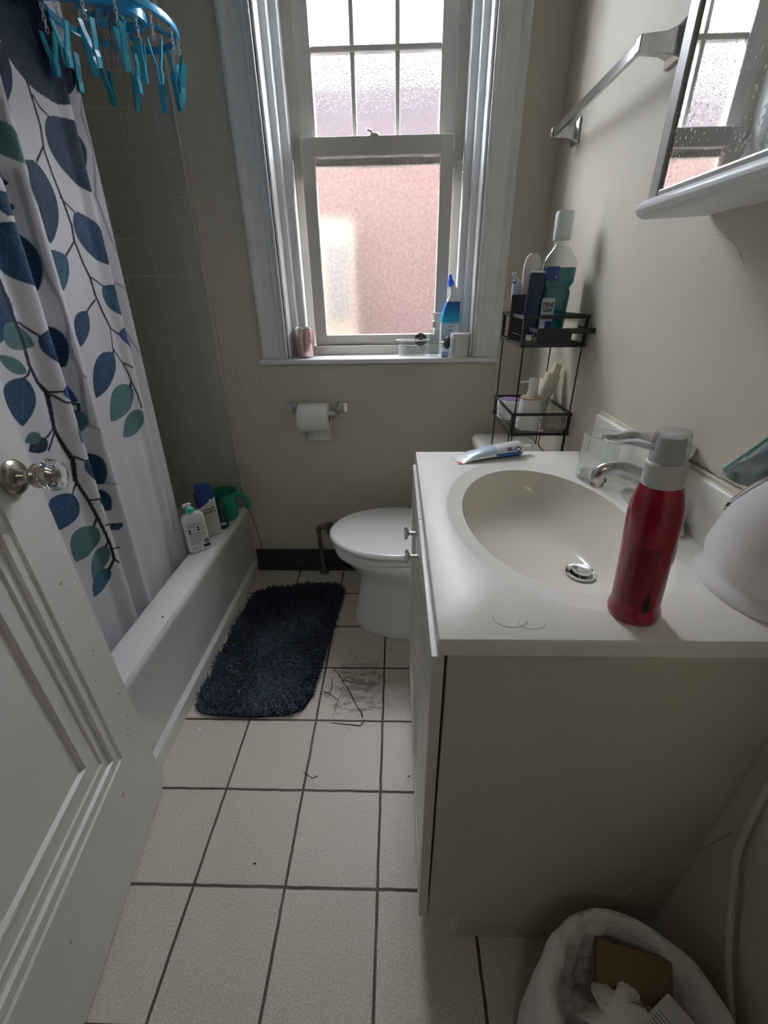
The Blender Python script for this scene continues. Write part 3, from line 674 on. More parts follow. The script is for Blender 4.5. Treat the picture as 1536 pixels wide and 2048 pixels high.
# drinking glass
tg = thing('drinking_glass', 'empty clear drinking glass standing by the faucet on the sink top', 'glass', (.456, .922, SZ))
MB().lathe([(.034,0),(.0405,.004),(.0405,.100),(.0395,.101),(.0385,.100),(.0385,.008),(.001,.006)], (0,0,0), 48, cap1=False).build('tumbler', M['tglass'], tg, smooth=50)
for r_, z_ in ((.0398,.1005),(.0385,.003)): MB().tube([(r_*math.cos(t), r_*math.sin(t), z_) for t in np.linspace(0, 2*PI, 41)[:-1]], .0011, 6, closed=True).build('rim' if z_ > .05 else 'base_edge', thin_glass('glass_edge', (.80,.84,.82), .9, .1) if 'glass_edge' not in bpy.data.materials else bpy.data.materials['glass_edge'], tg)

# red spray bottle with clear cap
SB_ = 1
rb = thing('spray_bottle', 'tall red spray bottle with white collar and clear cap beside the basin', 'bottle', (.316, .452, SZ+.001), rot=(0, math.radians(-4.2), 0))
M['red'] = mat('red_plastic', (.27,.0,.012), .25, trans=.25, coat=.4)
M['redlab'] = mat('maroon_label', (.15,.002,.014), .3)
MB().lathe([(.033,0),(.0365,.003),(.037,.010),(.0345,.017),(.0335,.024),(.0335,.10),(.0345,.135),(.0345,.150),(.0325,.166),(.0285,.180),(.0245,.188),(.022,.192),(.021,.196)], (0,0,0), 48).build('body', M['red'], rb, smooth=60)
rb.scale = (.85, .85, 1.0)
def wrap(r, z0, z1, a0, a1, th=.0005, n=24):
    b = MB(); rs = []
    for i in range(n+1):
        a = a0+(a1-a0)*i/n; c_, s_ = math.cos(a), math.sin(a)
        rs.append([(r*c_, r*s_, z0), ((r+th)*c_, (r+th)*s_, z0), ((r+th)*c_, (r+th)*s_, z1), (r*c_, r*s_, z1)])
    return b.loft(rs)
wrap(.0336, .030, .115, math.radians(205), math.radians(268)).build('back_label', M['redlab'], rb, smooth=60)
wrap(.0342, .022, .046, math.radians(256), math.radians(270), .0004).build('barcode', M['blackink'], rb, smooth=60)
lab(wrap(.0342, .085, .112, math.radians(-32), math.radians(10), .0006).build('front_label', mat('pink_label', (.65,.30,.34), .4), rb, smooth=60), 'pale pink emblem')
MB().lathe([(.0255,.188),(.0255,.212),(.0235,.215),(.021,.216)], (0,0,0), 40).build('collar', mat('light_grey_plastic', (.60,.60,.60), .4), rb)
MB().lathe([(.0190,.215),(.0185,.222),(.0175,.224),(.0165,.240),(.015,.243),(.008,.244)], (0,0,0), 24).build('spray_head', M['whitep'], rb)
MB().lathe([(.0225,.214),(.0205,.247),(.019,.249),(.0005,.2495)], (0,0,0), 36, cap0=False, cap1=False).build('clear_cap', thin_glass('milky_clear_plastic', (.80,.80,.80), .6, .12), rb)

# toothpaste
tp0 = Vector((.150, 1.028, SZ)); tp1 = Vector((.352, 1.078, SZ))
L_ = (tp1-tp0).length; ang = math.atan2(tp1.y-tp0.y, tp1.x-tp0.x)
tpt = thing('toothpaste_tube', 'toothpaste tube lying along the far edge of the sink top', 'toothpaste', tp0, ang)
def tring(x, hw_, h, n=28, z0=0):
    return [(x, hw_*math.copysign(abs(math.cos(2*PI*j/n))**.9, math.cos(2*PI*j/n)), z0 + h*(1+math.sin(2*PI*j/n))) for j in range(n)]
prof = [(0,.029,.0012),(.012,.029,.0015),(.02,.0285,.004),(.045,.027,.0095),(.08,.025,.0135),(.12,.022,.0165),(.155,.0195,.0185),(.172,.019,.0190),(.179,.0165,.0165)]
tb = MB().loft([tring(x, a, b) for x, a, b in prof])
mt = bpy.data.materials.new('tube_print'); mt.use_nodes = True; T = NT(mt); b_ = mt.node_tree.nodes['Principled BSDF']; tc = T.n('ShaderNodeTexCoord'); s_ = T.n('ShaderNodeSeparateXYZ'); T.l(tc.outputs['Object'], s_.inputs[0])
X_, Y_, Z_ = s_.outputs
def step(v, e, w_=.0006): return T.math('MULTIPLY', T.math('SUBTRACT', v, e), 1/w_, clamp=True)
top_b = step(Z_, T.math('ADD', .013, T.math('MULTIPLY', X_, .09)).node.outputs[0]) if False else step(T.math('SUBTRACT', Z_, T.math('MULTIPLY', X_, .12)), .006)
c0 = T.mix(T.math('MULTIPLY', step(X_, .03), T.math('SUBTRACT', 1.0, step(X_, .105))), (.80,.82,.84), T.mix(top_b, (.80,.82,.84), (.50,.62,.74)))
low = T.math('SUBTRACT', 1.0, step(T.math('SUBTRACT', Z_, T.math('MULTIPLY', X_, .055)), .0035))
c1 = T.mix(T.math('MULTIPLY', low, step(X_, .03)), c0, (.10,.26,.14))
low2 = T.math('MULTIPLY', step(T.math('SUBTRACT', X_, T.math('MULTIPLY', Z_, -.8)), .112), T.math('SUBTRACT', 1.0, step(Z_, .0165)))
c2 = T.mix(T.math('MULTIPLY', low2, T.math('SUBTRACT', 1.0, step(X_, .171))), c1, (.02,.13,.33))
cr = T.math('MULTIPLY', T.math('SUBTRACT', 1.0, step(X_, .010)), T.math('SUBTRACT', 1.0, step(Y_, -.014)))
c3 = T.mix(cr, c2, (.65,.05,.09)); T.l(c3, b_.inputs['Base Color']); b_.inputs['Roughness'].default_value = .3; b_.inputs['Coat Weight'].default_value = .3
tb.build('tube', mt, tpt, smooth=60)
MB().tube([(.178,0,.0165),(.205,0,.0165)], [.0095,.0088], 24).build('cap', M['whitep'], tpt)
text_part('Crest', .0165, mat('navy_lettering', (.02,.03,.16), .5), tpt, loc=(.150, -.0218, .0246), rot=(math.radians(112), PI, 0), bold=.0006)
text_part('C', .0165, mat('red_lettering', (.60,.02,.03), .5), tpt, loc=(.1675, -.0208, .0237), rot=(math.radians(68), PI, 0), bold=.0008) if False else None
for k, (zz_, x0_, x1_) in enumerate(((.014,.055,.115),(.0115,.065,.11),(.0165,.06,.10))):
    MB().box(x0_, x1_, -.0004, .0004, -.0004, .0004).build('print_line', M['greyink'], tpt, loc=(0, -.0262+.02*(x0_-.05), zz_), rot=(0,0,math.radians(4.0)))

# white dome appliance with glass visor
ap = thing('countertop_appliance', 'white dome shaped appliance with glass visor at the near end of the sink top', 'appliance', (0,0,SZ))
acx, acy = .4885, .505
def aring(rx, ry, z, cy_=acy, n=48):
    r = []
    for j in range(n):
        a = 2*PI*j/n; x = acx+rx*math.cos(a); y = cy_+ry*math.sin(a)
        r.append((min(x, .5085), y, z))
    return r
pr = [(.040,.078,0),(.042,.080,.004),(.041,.078,.012),(.036,.070,.021),(.0345,.067,.026),(.037,.069,.034),(.040,.071,.05),(.041,.071,.07),(.0405,.070,.09),(.0405,.069,.11),(.040,.067,.13),(.038,.063,.15),(.035,.058,.17),(.028,.05,.19)]
rgs = [aring(a, b, z, acy - max(0, z-.05)*.25) for a, b, z in pr]
def cut(p):
    zm = .171 - (p[1]-.50)*1.22 ; return (p[0], p[1], min(p[2], zm))
rgs = [[cut(p) for p in r] for r in rgs]
MB().loft(rgs).build('dome', mat('white_glossy_plastic', (.78,.78,.79), .28, coat=.2), ap, smooth=50)
rim = []
for i in range(26):
    y = .580-.007*i; z = .171-(y-.50)*1.22
    zs_ = [p[2] for p in pr]
    rx = float(np.interp(z, zs_, [p[0] for p in pr])); ry = float(np.interp(z, zs_, [p[1] for p in pr])); cyy = acy-max(0, z-.05)*.25
    if abs(y-cyy) < ry and z < .186: rim.append((acx-rx*math.sqrt(1-((y-cyy)/ry)**2), y, z+.0005))
mr = bpy.data.materials.new('rim_reflections'); mr.use_nodes = True; T = NT(mr); b_ = mr.node_tree.nodes['Principled BSDF']
tc = T.n('ShaderNodeTexCoord'); wv = T.n('ShaderNodeTexWave'); wv.inputs['Scale'].default_value = 30; wv.inputs['Distortion'].default_value = 6; T.l(tc.outputs['Object'], wv.inputs['Vector'])
T.l(T.mix(T.math('MULTIPLY', T.math('SUBTRACT', wv.outputs['Fac'], .45), 8.0, clamp=True), (.03,.03,.03), (.7,.7,.7)), b_.inputs['Base Color']); b_.inputs['Metallic'].default_value = .6; b_.inputs['Roughness'].default_value = .2  # dark and light waves paint a glossy edge's reflections into the colour
MB().tube(rim, .0028, 8, flat=1.0).build('rim', mr, ap)
vz = []
for i in range(12):
    u = i/11
    lo = (.455+.02*u, .566-.110*u, .154+.06*u*u-.012*math.sin(PI*u)); hi = (.462+.02*u, .566-.155*u+.006, .156+.215*u)
    mid = ((lo[0]+hi[0])/2-.018*math.sin(PI*min(1, u*1.2)), (lo[1]+hi[1])/2, (lo[2]+hi[2])/2)
    vz.append([lo, mid, hi])
vv = MB().loft(vz, False, False, closed=False)
vo = vv.build('glass_visor', mat('smoky_teal_glass', (.20,.27,.28), .12, trans=.35, coat=.5), ap, smooth=60)
sd = vo.modifiers.new('solid', 'SOLIDIFY'); sd.thickness = .003
lab(MB().tube([v[2] for v in vz], .0018, 8).build('visor_edge', mat('green_glass_edge', (.02,.22,.22), .15, coat=.5), ap), 'green glass edge')

# power cord down the wall
cd = MB().tube(smoothpath([(.500,.436,SZ+.006),(.506,.405,SZ+.006),(.512,.386,.855),(.518,.366,.80),(.520,.366,.70),(.520,.362,.60),(.519,.350,.49),(.518,.322,.42),(.518,.303,.37),(.516,.272,.31),(.514,.232,.25),(.51,.20,.17),(.505,.17,.06),(.50,.14,.008),(.44,.08,.008)], 6), .0048, 10)
tag(cd.build('power_cord', mat('white_cord', (.60,.58,.54), .5)), 'white power cord hanging down the wall past the vanity side', 'cord')
cd = MB().tube([(.519,.368,.505),(.47,.371,.415),(.425,.371,.34),(.40,.371,.27)], .0013, 6)
tag(cd.build('thin_wire', mat('thin_beige_wire', (.34,.30,.23), .6)), 'thin pale wire running diagonally down to the waste bin', 'wire')

# ================================================================== MIRROR CABINET + TOWEL BAR
mc_ = thing('mirror_cabinet', 'white framed mirror cabinet with ledge on the right wall', 'cabinet', (0,0,0))
MY0, MY1, MZ0, MZ1 = .16, .880, 1.378, 2.02
MB().box(.430, XR-.001, MY0, MY1, MZ0, MZ1).build('body', mat('grey_white_cabinet', (.62,.62,.61), .4), mc_, smooth=0, bevel=.002)
fw = .030
g = MB()
g.box(.418, .430, MY1-fw, MY1, MZ0, MZ1).box(.418, .430, MY0, MY0+fw, MZ0, MZ1).box(.418, .430, MY0+fw, MY1-fw, MZ1-fw, MZ1).box(.418, .430, MY0+fw, MY1-fw, MZ0, MZ0+.014)
lab(g.build('mirror_frame', mat('grey_mirror_frame', (.36,.355,.34), .35), mc_, smooth=0, bevel=.003), 'grey frame')
mm = bpy.data.materials.new('spotted_mirror'); mm.use_nodes = True; T = NT(mm); b_ = mm.node_tree.nodes['Principled BSDF']
b_.inputs['Metallic'].default_value = 1; b_.inputs['Base Color'].default_value = (.86,.88,.87,1); b_.inputs['Roughness'].default_value = .015
tc = T.n('ShaderNodeTexCoord'); vo_ = T.n('ShaderNodeTexVoronoi'); vo_.inputs['Scale'].default_value = 130; T.l(tc.outputs['Object'], vo_.inputs['Vector'])
n_ = T.n('ShaderNodeTexNoise'); n_.inputs['Scale'].default_value = 9; T.l(tc.outputs['Object'], n_.inputs['Vector'])
sp = T.math('MULTIPLY', T.math('SUBTRACT', T.math('ADD', .25, T.math('MULTIPLY', T.math('SUBTRACT', n_.outputs['Fac'], .5), .9)), vo_.outputs['Distance']), 20.0, clamp=True)
df = T.n('ShaderNodeBsdfDiffuse'); df.inputs['Color'].default_value = (.75,.76,.76,1); ms_ = T.n('ShaderNodeMixShader'); T.l(T.math('MULTIPLY', sp, .75), ms_.inputs[0]); T.l(b_.outputs[0], ms_.inputs[1]); T.l(df.outputs[0], ms_.inputs[2]); T.l(ms_.outputs[0], mm.node_tree.nodes['Material Output'].inputs['Surface'])
lab(MB().box(.4225, .430, MY0+fw, MY1-fw, MZ0+.014, MZ1-fw).build('mirror', mm, mc_, smooth=0), 'mirror glass with dried splashes')
prf = [(.528,1.360),(.424,1.356),(.416,1.358),(.409,1.362),(.405,1.369),(.405,1.374),(.411,1.378),(.416,1.383),(.528,1.383)]
g = MB().loft([[(x, y, z) for x, z in prf] for y in (MY0-.005, MY1+.005)])
lab(g.build('ledge', M['trimw'], mc_, smooth=0, bevel=.001), 'white moulded ledge')

tb_ = thing('towel_bar', 'empty chrome towel bar on the right wall before the mirror', 'towel bar', (0,0,0))
BX = XR-.066
MB().box(BX-.006, BX+.004, 1.118, 1.640, 1.648, 1.668).build('bar', M['chrome'], tb_, smooth=0, bevel=.0015)
for yy in (1.630, 1.125):
    rs = []
    for x, hy_, hz_ in ((XR-.001,.030,.030),(XR-.006,.028,.028),(XR-.012,.015,.020),(XR-.03,.011,.015),(BX+.006,.010,.013),(BX-.010,.010,.012)):
        rs.append([(x, yy+hy_*a, 1.658+hz_*b) for a, b in ((-1,-1),(1,-1),(1,1),(-1,1))])
    MB().loft(rs).build('bracket', M['chromed'], tb_, smooth=30, bevel=.002)

# ================================================================== TOILET
to = thing('toilet', 'white toilet with closed round lid beside the vanity', 'toilet', (0,0,0))
TCY = 1.435
def egg(front, back, hw_, z, n=56, p=1.0):
    """outline with its rounded front at x=front"""
    cxm = front + (back-front)*.52; r = []
    for j in range(n):
        a = 2*PI*j/n; ca, sa = math.cos(a), math.sin(a)
        x = cxm + (back-cxm)*ca if ca > 0 else cxm + (cxm-front)*ca
        k = hw_*(math.copysign(abs(sa)**(.82 if ca > 0 else 1.0), sa)); r.append((x, TCY+k, z))
    return r
b = MB().loft([egg(-.184,.35,.146,.0), egg(-.186,.35,.149,.006), egg(-.180,.35,.137,.03), egg(-.165,.34,.116,.10), egg(-.153,.33,.108,.17), egg(-.150,.33,.110,.215), egg(-.165,.32,.128,.26), egg(-.195,.32,.155,.30), egg(-.225,.32,.172,.335), egg(-.243,.32,.182,.350), egg(-.246,.32,.184,.372), egg(-.238,.32,.178,.379)])
b.build('bowl', M['porc'], to, smooth=60)
MB().loft([egg(-.240,.22,.179,.384), egg(-.252,.22,.188,.387), egg(-.252,.22,.188,.404), egg(-.240,.22,.179,.4065)]).build('seat', M['porc'], to, smooth=28)
MB().loft([egg(-.235,.22,.174,.411), egg(-.252,.22,.187,.4145), egg(-.259,.22,.193,.418), egg(-.259,.22,.193,.428), egg(-.252,.22,.188,.434), egg(-.22,.20,.165,.4375), egg(-.10,.10,.08,.439)]).build('lid', M['porc'], to, smooth=28)
MB().loft([[(x, y, z) for x, y in rrect(.425, TCY, hx_, hy_, .03)] for hx_, hy_, z in ((.080,.195,.40),(.092,.212,.45),(.096,.218,.60),(.096,.220,.712))]).build('tank', M['tank'], to, smooth=50)
MB().loft([[(x, y, z) for x, y in rrect(.412, TCY, hx_, hy_, .03)] for hx_, hy_, z in ((.104,.222,.712),(.112,.231,.716),(.113,.232,.732),(.108,.227,.742),(.10,.22,.746))]).build('tank_lid', M['tank'], to, smooth=50)
MB().box(.14,.35, TCY-.10, TCY+.10, .36, .383).build('bowl_deck', M['porc'], to, smooth=0, bevel=.02, bseg=4)
MB().tube([(.326,1.60,.680),(.308,1.60,.680)], .012, 14).tube(smoothpath([(.308,1.60,.680),(.304,1.63,.677),(.302,1.655,.670)], 4), .006, 8).build('flush_lever', M['chrome'], to)
tag(MB().tube([(.375,1.52,.7465),(.3765,1.521,.7468)], .0018, 6).build('speck', M['blackink']), 'tiny dark speck on top of the toilet tank', 'speck')

vp = thing('supply_pipe', 'grey water supply pipe with valve against the baseboard beside the toilet', 'pipe', (0,0,0))
M['pipe'] = mat('dull_grey_pipe', (.26,.255,.245), .4, .7, noise=(30,.3))
MB().tube(smoothpath([(-.362,1.757,.0),(-.362,1.757,.06)], 2), .0115, 12).tube([(-.366,1.757,.06),(-.372,1.757,.235)], .0095, 12).tube(smoothpath([(-.372,1.757,.235),(-.371,1.757,.255),(-.355,1.757,.264),(-.335,1.757,.266)], 4), .0115, 12).build('pipe', M['pipe'], vp)
MB().tube([(-.345,1.757,.266),(-.28,1.757,.268)], .009, 12).lathe([(.017,0),(.019,.008),(.014,.02)], (-.315,1.757,.260), 16).tube([(-.325,1.74,.235),(-.325,1.74,.292)], .008, 10).build('valve', M['pipe'], vp)
MB().lathe([(.024,0),(.020,.005),(.012,.008)], (-.362,1.757,.0005), 20).build('floor_flange', M['pipe'], vp)

# toilet paper
ph = thing('toilet_paper_holder', 'chrome toilet paper holder on the wall under the window', 'paper holder', (0,0,0))
for x, s_ in ((-.434, 1), (-.226, -1)):
    g = MB(); rs = []
    for y, a, b0_, dx in ((YW-.0005,.023,.024,0),(YW-.007,.022,.023,0),(YW-.012,.011,.017,.004),(YW-.040,.007,.011,.022),(YW-.068,.007,.011,.026)):
        rs.append([(x+s_*dx+a*p, y, .823-(.012 if dx > .01 else 0)+b0_*q) for p, q in ((-1,-1),(1,-1),(1,1),(-1,1))])
    g.loft(rs).build('bracket', M['chrome'], ph, smooth=30, bevel=.002)
MB().tube([(-.410, YW-.060, .812), (-.250, YW-.060, .812)], .0095, 16).build('spindle', M['whitep'], ph)
tr_ = thing('toilet_paper_roll', 'white toilet paper roll with a short hanging sheet on the wall holder', 'toilet paper', (0,0,0))
rc = Vector((-.338, YW-.062, .797)); RR = .057; hw2 = .062
def xl(prof, c, seg=48, **k):
    b = MB(); b.lathe(prof, (0,0,0), seg, **k); b.v = [(c[0]+z, c[1]+x, c[2]+y) for x, y, z in b.v]; return b
xl([(.019,-hw2),(RR-.003,-hw2),(RR,-hw2+.003),(RR,hw2-.003),(RR-.003,hw2),(.019,hw2),(.019,-hw2)], rc, cap0=False, cap1=False).build('roll', M['paper'], tr_, smooth=50)
xl([(.0195,-hw2-.0005),(.0195,hw2+.0005),(.0185,hw2+.0005),(.0185,-hw2-.0005)], rc, cap0=False, cap1=False).build('core', mat('cardboard_core', (.38,.30,.22), .9), tr_)
sh = [[(rc.x-hw2*.66, rc.y+y, z), (rc.x+hw2*.92, rc.y+y, z+.002)] for y, z in ((.0572,.797),(.0575,.77),(.055,.74),(.050,.71),(.046,.690),(.044,.683))]
so = MB().loft(sh, False, False, closed=False).build('hanging_sheet', M['paper'], tr_); sd = so.modifiers.new('s', 'SOLIDIFY'); sd.thickness = .0008

# ================================================================== BATH MAT
rug = thing('bath_mat', 'shaggy navy blue bath mat on the tiles beside the bathtub', 'bath mat', (0,0,0))
corners = [(-.655,.938),(-.60,.930),(-.48,.925),(-.37,.935),(-.315,.958),(-.292,1.02),(-.285,1.10),(-.268,1.30),(-.250,1.48),(-.243,1.60),(-.262,1.635),(-.34,1.655),(-.44,1.645),(-.52,1.62),(-.60,1.615),(-.665,1.585),(-.680,1.45),(-.690,1.20),(-.688,1.02),(-.68,.955)]
RP = [Vector((x, y)) for x, y in corners]
cen = Vector((-.47, 1.29))
g = MB().loft([[(cen.x+(p.x-cen.x)*k, cen.y+(p.y-cen.y)*k, z) for p in RP] for k, z in ((.995,.001),(.99,.009),(.90,.010),(.45,.010))])
g.build('backing', mat('navy_backing', (.012,.018,.035), .95), rug, smooth=0)
def inside(x, y):
    c_ = False; n = len(RP); j = n-1
    for i in range(n):
        if (RP[i].y > y) != (RP[j].y > y) and x < (RP[j].x-RP[i].x)*(y-RP[i].y)/(RP[j].y-RP[i].y)+RP[i].x: c_ = not c_
        j = i
    return c_
NTF = 12500; pts = []
while len(pts) < NTF:
    x = random.uniform(-.70, -.24); y = random.uniform(.92, 1.66)
    if inside(x, y): pts.append((x, y))
P = np.array(pts); n = len(P)
# each tuft: tapered bent yarn, 4 rings x 4 sides
an = rng.uniform(0, 2*PI, n); ed = (P - np.array([cen.x, cen.y])); 
ln = rng.uniform(.011, .020, n); lean = rng.uniform(.5, 1.25, n); rad = rng.uniform(.0017, .0028, n)
swirl = 1.6*np.sin(P[:,0]*23+1.3*np.sin(P[:,1]*17)) + 1.3*np.cos(P[:,1]*19)
an = swirl + rng.normal(0, 1.0, n)
dirx, diry = np.cos(an), np.sin(an)
V = np.zeros((n, 4, 4, 3)); 
for i, (t, rr_) in enumerate(((0, .8), (.35, 1.15), (.7, 1.0), (1.0, .35))):
    r_ = rad*rr_; hor = lean*ln*t*t*.9; ver = ln*(t - .38*t*t*lean*.8)
    cxx = P[:,0]+dirx*hor; cyy = P[:,1]+diry*hor; czz = .007+ver
    for j in range(4):
        a = j*PI/2
        ox, oy, oz = -diry*np.cos(a), dirx*np.cos(a), np.sin(a)*.8
        V[:, i, j, 0] = cxx+ox*r_+dirx*np.sin(a)*r_*.6; V[:, i, j, 1] = cyy+oy*r_+diry*np.sin(a)*r_*.6; V[:, i, j, 2] = czz+oz*r_*.4
base = np.arange(n)[:, None]*16; F = []
for i in range(3):
    for j in range(4):
        k = (j+1) % 4; F.append(base + np.array([i*4+j, i*4+k, (i+1)*4+k, (i+1)*4+j]))
F.append(base+np.array([12,13,14,15])); F = np.stack(F, 1).reshape(-1, 4)
me = bpy.data.meshes.new('pile'); me.vertices.add(n*16); me.vertices.foreach_set('co', V.astype(np.float32).ravel())
me.loops.add(F.size); me.loops.foreach_set('vertex_index', F.astype(np.int32).ravel()); me.polygons.add(len(F)); me.polygons.foreach_set('loop_start', np.arange(0, F.size, 4, dtype=np.int32)); me.polygons.foreach_set('use_smooth', np.ones(len(F), dtype=bool)); me.update()
at = me.color_attributes.new('tone', 'FLOAT_COLOR', 'POINT'); tv = rng.uniform(.4, 2.0, n); cc = np.ones((n, 16, 4)); cc[..., 0] = .018*tv[:, None]; cc[..., 1] = .032*tv[:, None]; cc[..., 2] = .064*tv[:, None]
at.data.foreach_set('color', cc.astype(np.float32).ravel())
mp_ = mat('navy_chenille', (.02,.03,.06), .8); a_ = mp_.node_tree.nodes.new('ShaderNodeAttribute'); a_.attribute_name = 'tone'; mp_.node_tree.links.new(a_.outputs['Color'], mp_.node_tree.nodes['Principled BSDF'].inputs['Base Color'])
mp_.node_tree.nodes['Principled BSDF'].inputs['Sheen Weight'].default_value = .08
me.materials.append(mp_); po = bpy.data.objects.new('pile', me); C.objects.link(po); po.parent = rug; po['kind'] = 'stuff'
# lint on the mat
lint = MB()
for x, y in ((-.44,.95),(-.405,.955),(-.47,1.50),(-.46,1.56),(-.36,1.40),(-.31,1.21),(-.62,1.13),(-.55,1.02),(-.50,1.09),(-.58,1.42)):
    a = random.random()*6; lint.tube([(x, y, .019), (x+.004*math.cos(a), y+.004*math.sin(a), .0205), (x+.008*math.cos(a+.6), y+.008*math.sin(a+.6), .019)], .0006, 5)
lo = lint.build('lint', M['whitep'], rug); lo['kind'] = 'stuff'

# cracks and scraps on the floor
def fcrack(pts, wd): return MB().tube([(x, y, .0002) for x, y in pts], [wd*(.5+.8*random.random()) for _ in pts], 5)
def jag2(a, b, n, amp): 
    return [(a[0]+(b[0]-a[0])*i/n+random.uniform(-amp,amp), a[1]+(b[1]-a[1])*i/n+random.uniform(-amp,amp)) for i in range(n+1)]
for a, b, w_ in (((-.235,1.145),(-.195,1.085),.0016),((-.195,1.085),(-.095,1.07),.0016),((-.175,1.10),(-.20,1.085),.0016),((-.195,1.085),(-.11,.935),.0022),((-.26,1.04),(-.225,1.02),.0018),((-.225,1.02),(-.20,1.00),.0014),((-.235,1.10),(-.232,1.03),.0014),((-.19,1.06),(-.215,.93),.0009)):
    fcrack(jag2(a, b, 8, .003), w_).build('crack', M['crack'], fl)
tag(MB().tube([(-.275,.752,.001),(-.245,.735,.0012),(-.23,.742,.001)], .0012, 6).build('debris_curl', M['blackink']), 'small dark curled scrap on the floor tile in front of the mat', 'debris')
tag(MB().tube([(-.215,.915,.001),(-.118,.905,.001),(-.106,.925,.002)], [.001,.002,.0015], 6).build('dirt_sliver', mat('brown_dirt', (.10,.05,.035), .9)), 'brown sliver of dirt along the grout below the cracked tile', 'debris')
tag(MB().lathe([(.003,0),(.004,.001),(.002,.002)], (-.64,.885,0), 7, sx=1.6).build('paint_flake', M['whitep']), 'white flake on the floor tile beside the bathtub', 'debris')
for x, y, t in ((-.352,.525,'dark crumb on the floor tile nearest the open door'), (.035,.745,'dark crumb on the floor tile beside the vanity doors'), (-.02,1.235,'dark crumb on the tile in front of the toilet foot')):
    tag(MB().lathe([(.002,0),(.0028,.001),(.001,.0022)], (x, y, 0), 7, sx=1.4).build('crumb', M['blackink']), t, 'crumb', 'dark crumbs on the floor tiles')

# ================================================================== OBJECTS ON THE BATHTUB RIM
RZ = TZ+.0005
lo_ = thing('lotion_bottle', 'white lotion bottle with pump and seafoam collar on the bathtub rim', 'bottle', (-.772, 1.400, RZ), math.radians(38))
def prism(hx_, hy_, z0, z1, r, top_in=.0, nn=6, extra=()):
    return [[(x, y, z) for x, y in rrect(0, 0, hx_-d, hy_-d, max(.002, r-d))] for d, z in ((.004, z0), (.0, z0+.005)) + tuple(extra) + ((0, z1-.02), (.004, z1-.008), (.012, z1-.001), (.016, z1))]
rs = [[(x, y, z) for x, y in rrect(0, 0, hx_, hy_, .012)] for hx_, hy_, z in ((.036,.014,0),(.040,.017,.004),(.040,.017,.135),(.038,.016,.150),(.030,.014,.160),(.014,.011,.166))]
MB().loft(rs).build('bottle_body', M['whitep'], lo_, smooth=50)
lab(MB().lathe([(.0145,.163),(.0145,.182),(.012,.185)], (-.004,0,0), 24).build('collar', M['teal'], lo_), 'seafoam green collar')
MB().tube([(-.004,0,.183),(-.004,0,.197)], .006, 12).box(-.022,.006,-.006,.006,.195,.202).box(-.026,-.018,-.004,.004,.190,.199).build('pump_head', M['whitep'], lo_, smooth=0, bevel=.0015)
y_ = -.0176
for x, z in ((-.024,.098),(-.024,.088),(.008,.104),(.008,.094)):
    MB().tube([(x, y_, z), (x, y_-.0003, z)], .0042, 14).build('badge', M['blackink'], lo_)
MB().box(-.030,.030, y_-.0003, y_, .079,.0815).build('green_rule', M['teal'], lo_, smooth=0)
MB().box(.014,.038, y_-.0003, y_, .014,.026).build('black_panel', M['blackink'], lo_, smooth=0)
for k in range(8): MB().box(.020+k*.002, .021+k*.002, y_-.0003, y_, .032, .050).build('barcode_bar', M['blackink'], lo_, smooth=0)
for k, (x0_, x1_, z) in enumerate(((-.030,.012,.124),(-.030,.026,.1195),(-.030,.022,.115),(-.030,.0,.1105),(-.016,.0,.097),(-.016,.0,.088),(.015,.030,.104),(.015,.030,.095),(-.030,.028,.072),(-.030,.028,.068),(-.030,.024,.060),(-.030,.012,.055),(-.030,.012,.050),(-.030,.012,.045),(-.030,.010,.040),(-.030,.008,.035),(-.030,-.008,.020),(-.030,-.012,.016))):
    MB().box(x0_, x1_, y_-.0002, y_, z, z+.0012).build('print_line', M['greyink'], lo_, smooth=0)

hs = thing('shampoo_bottle', 'white shampoo bottle with slanted dark blue top behind the lotion bottle', 'bottle', (-.770, 1.520, RZ), math.radians(44), rot=None)
msb = bpy.data.materials.new('shampoo_print'); msb.use_nodes = True; T = NT(msb); b_ = msb.node_tree.nodes['Principled BSDF']; tc = T.n('ShaderNodeTexCoord'); s_ = T.n('ShaderNodeSeparateXYZ'); T.l(tc.outputs['Object'], s_.inputs[0])
T.l(T.mix(T.math('MULTIPLY', T.math('SUBTRACT', T.math('SUBTRACT', s_.outputs[2], T.math('MULTIPLY', s_.outputs[0], .45)), .150), 900, clamp=True), (.66,.66,.66), (.008,.035,.17)), b_.inputs['Base Color']); b_.inputs['Roughness'].default_value = .3
rs = [[(x, y, z) for x, y in rrect(0, 0, hx_, hy_, .010)] for hx_, hy_, z in ((.034,.016,0),(.037,.019,.004),(.037,.019,.180),(.035,.018,.192),(.029,.016,.197))]
MB().loft(rs).build('bottle_body', msb, hs, smooth=50)
lab(MB().loft([[(x, y, z) for x, y in rrect(0, 0, hx_, hy_, .010)] for hx_, hy_, z in ((.029,.017,.197),(.030,.017,.200),(.028,.016,.222),(.024,.013,.226))]).build('cap', mat('dark_blue_cap', (.008,.035,.17), .3), hs, smooth=50), 'dark blue cap')
text_part('head &', .013, M['blackink'], hs, loc=(.006,-.0194,.122), rot=(PI/2,0,0), bold=.0004)
text_part('shoulders', .013, M['blackink'], hs, loc=(.004,-.0194,.109), rot=(PI/2,0,0), bold=.0004)
MB().tube([(.014,-.0191,.158),(.014,-.0194,.158)], .006, 20).build('emblem', M['greyink'], hs)
MB().tube([(.014,-.0194,.158),(.014,-.0197,.158)], .005, 20).build('emblem_centre', M['whitep'], hs)

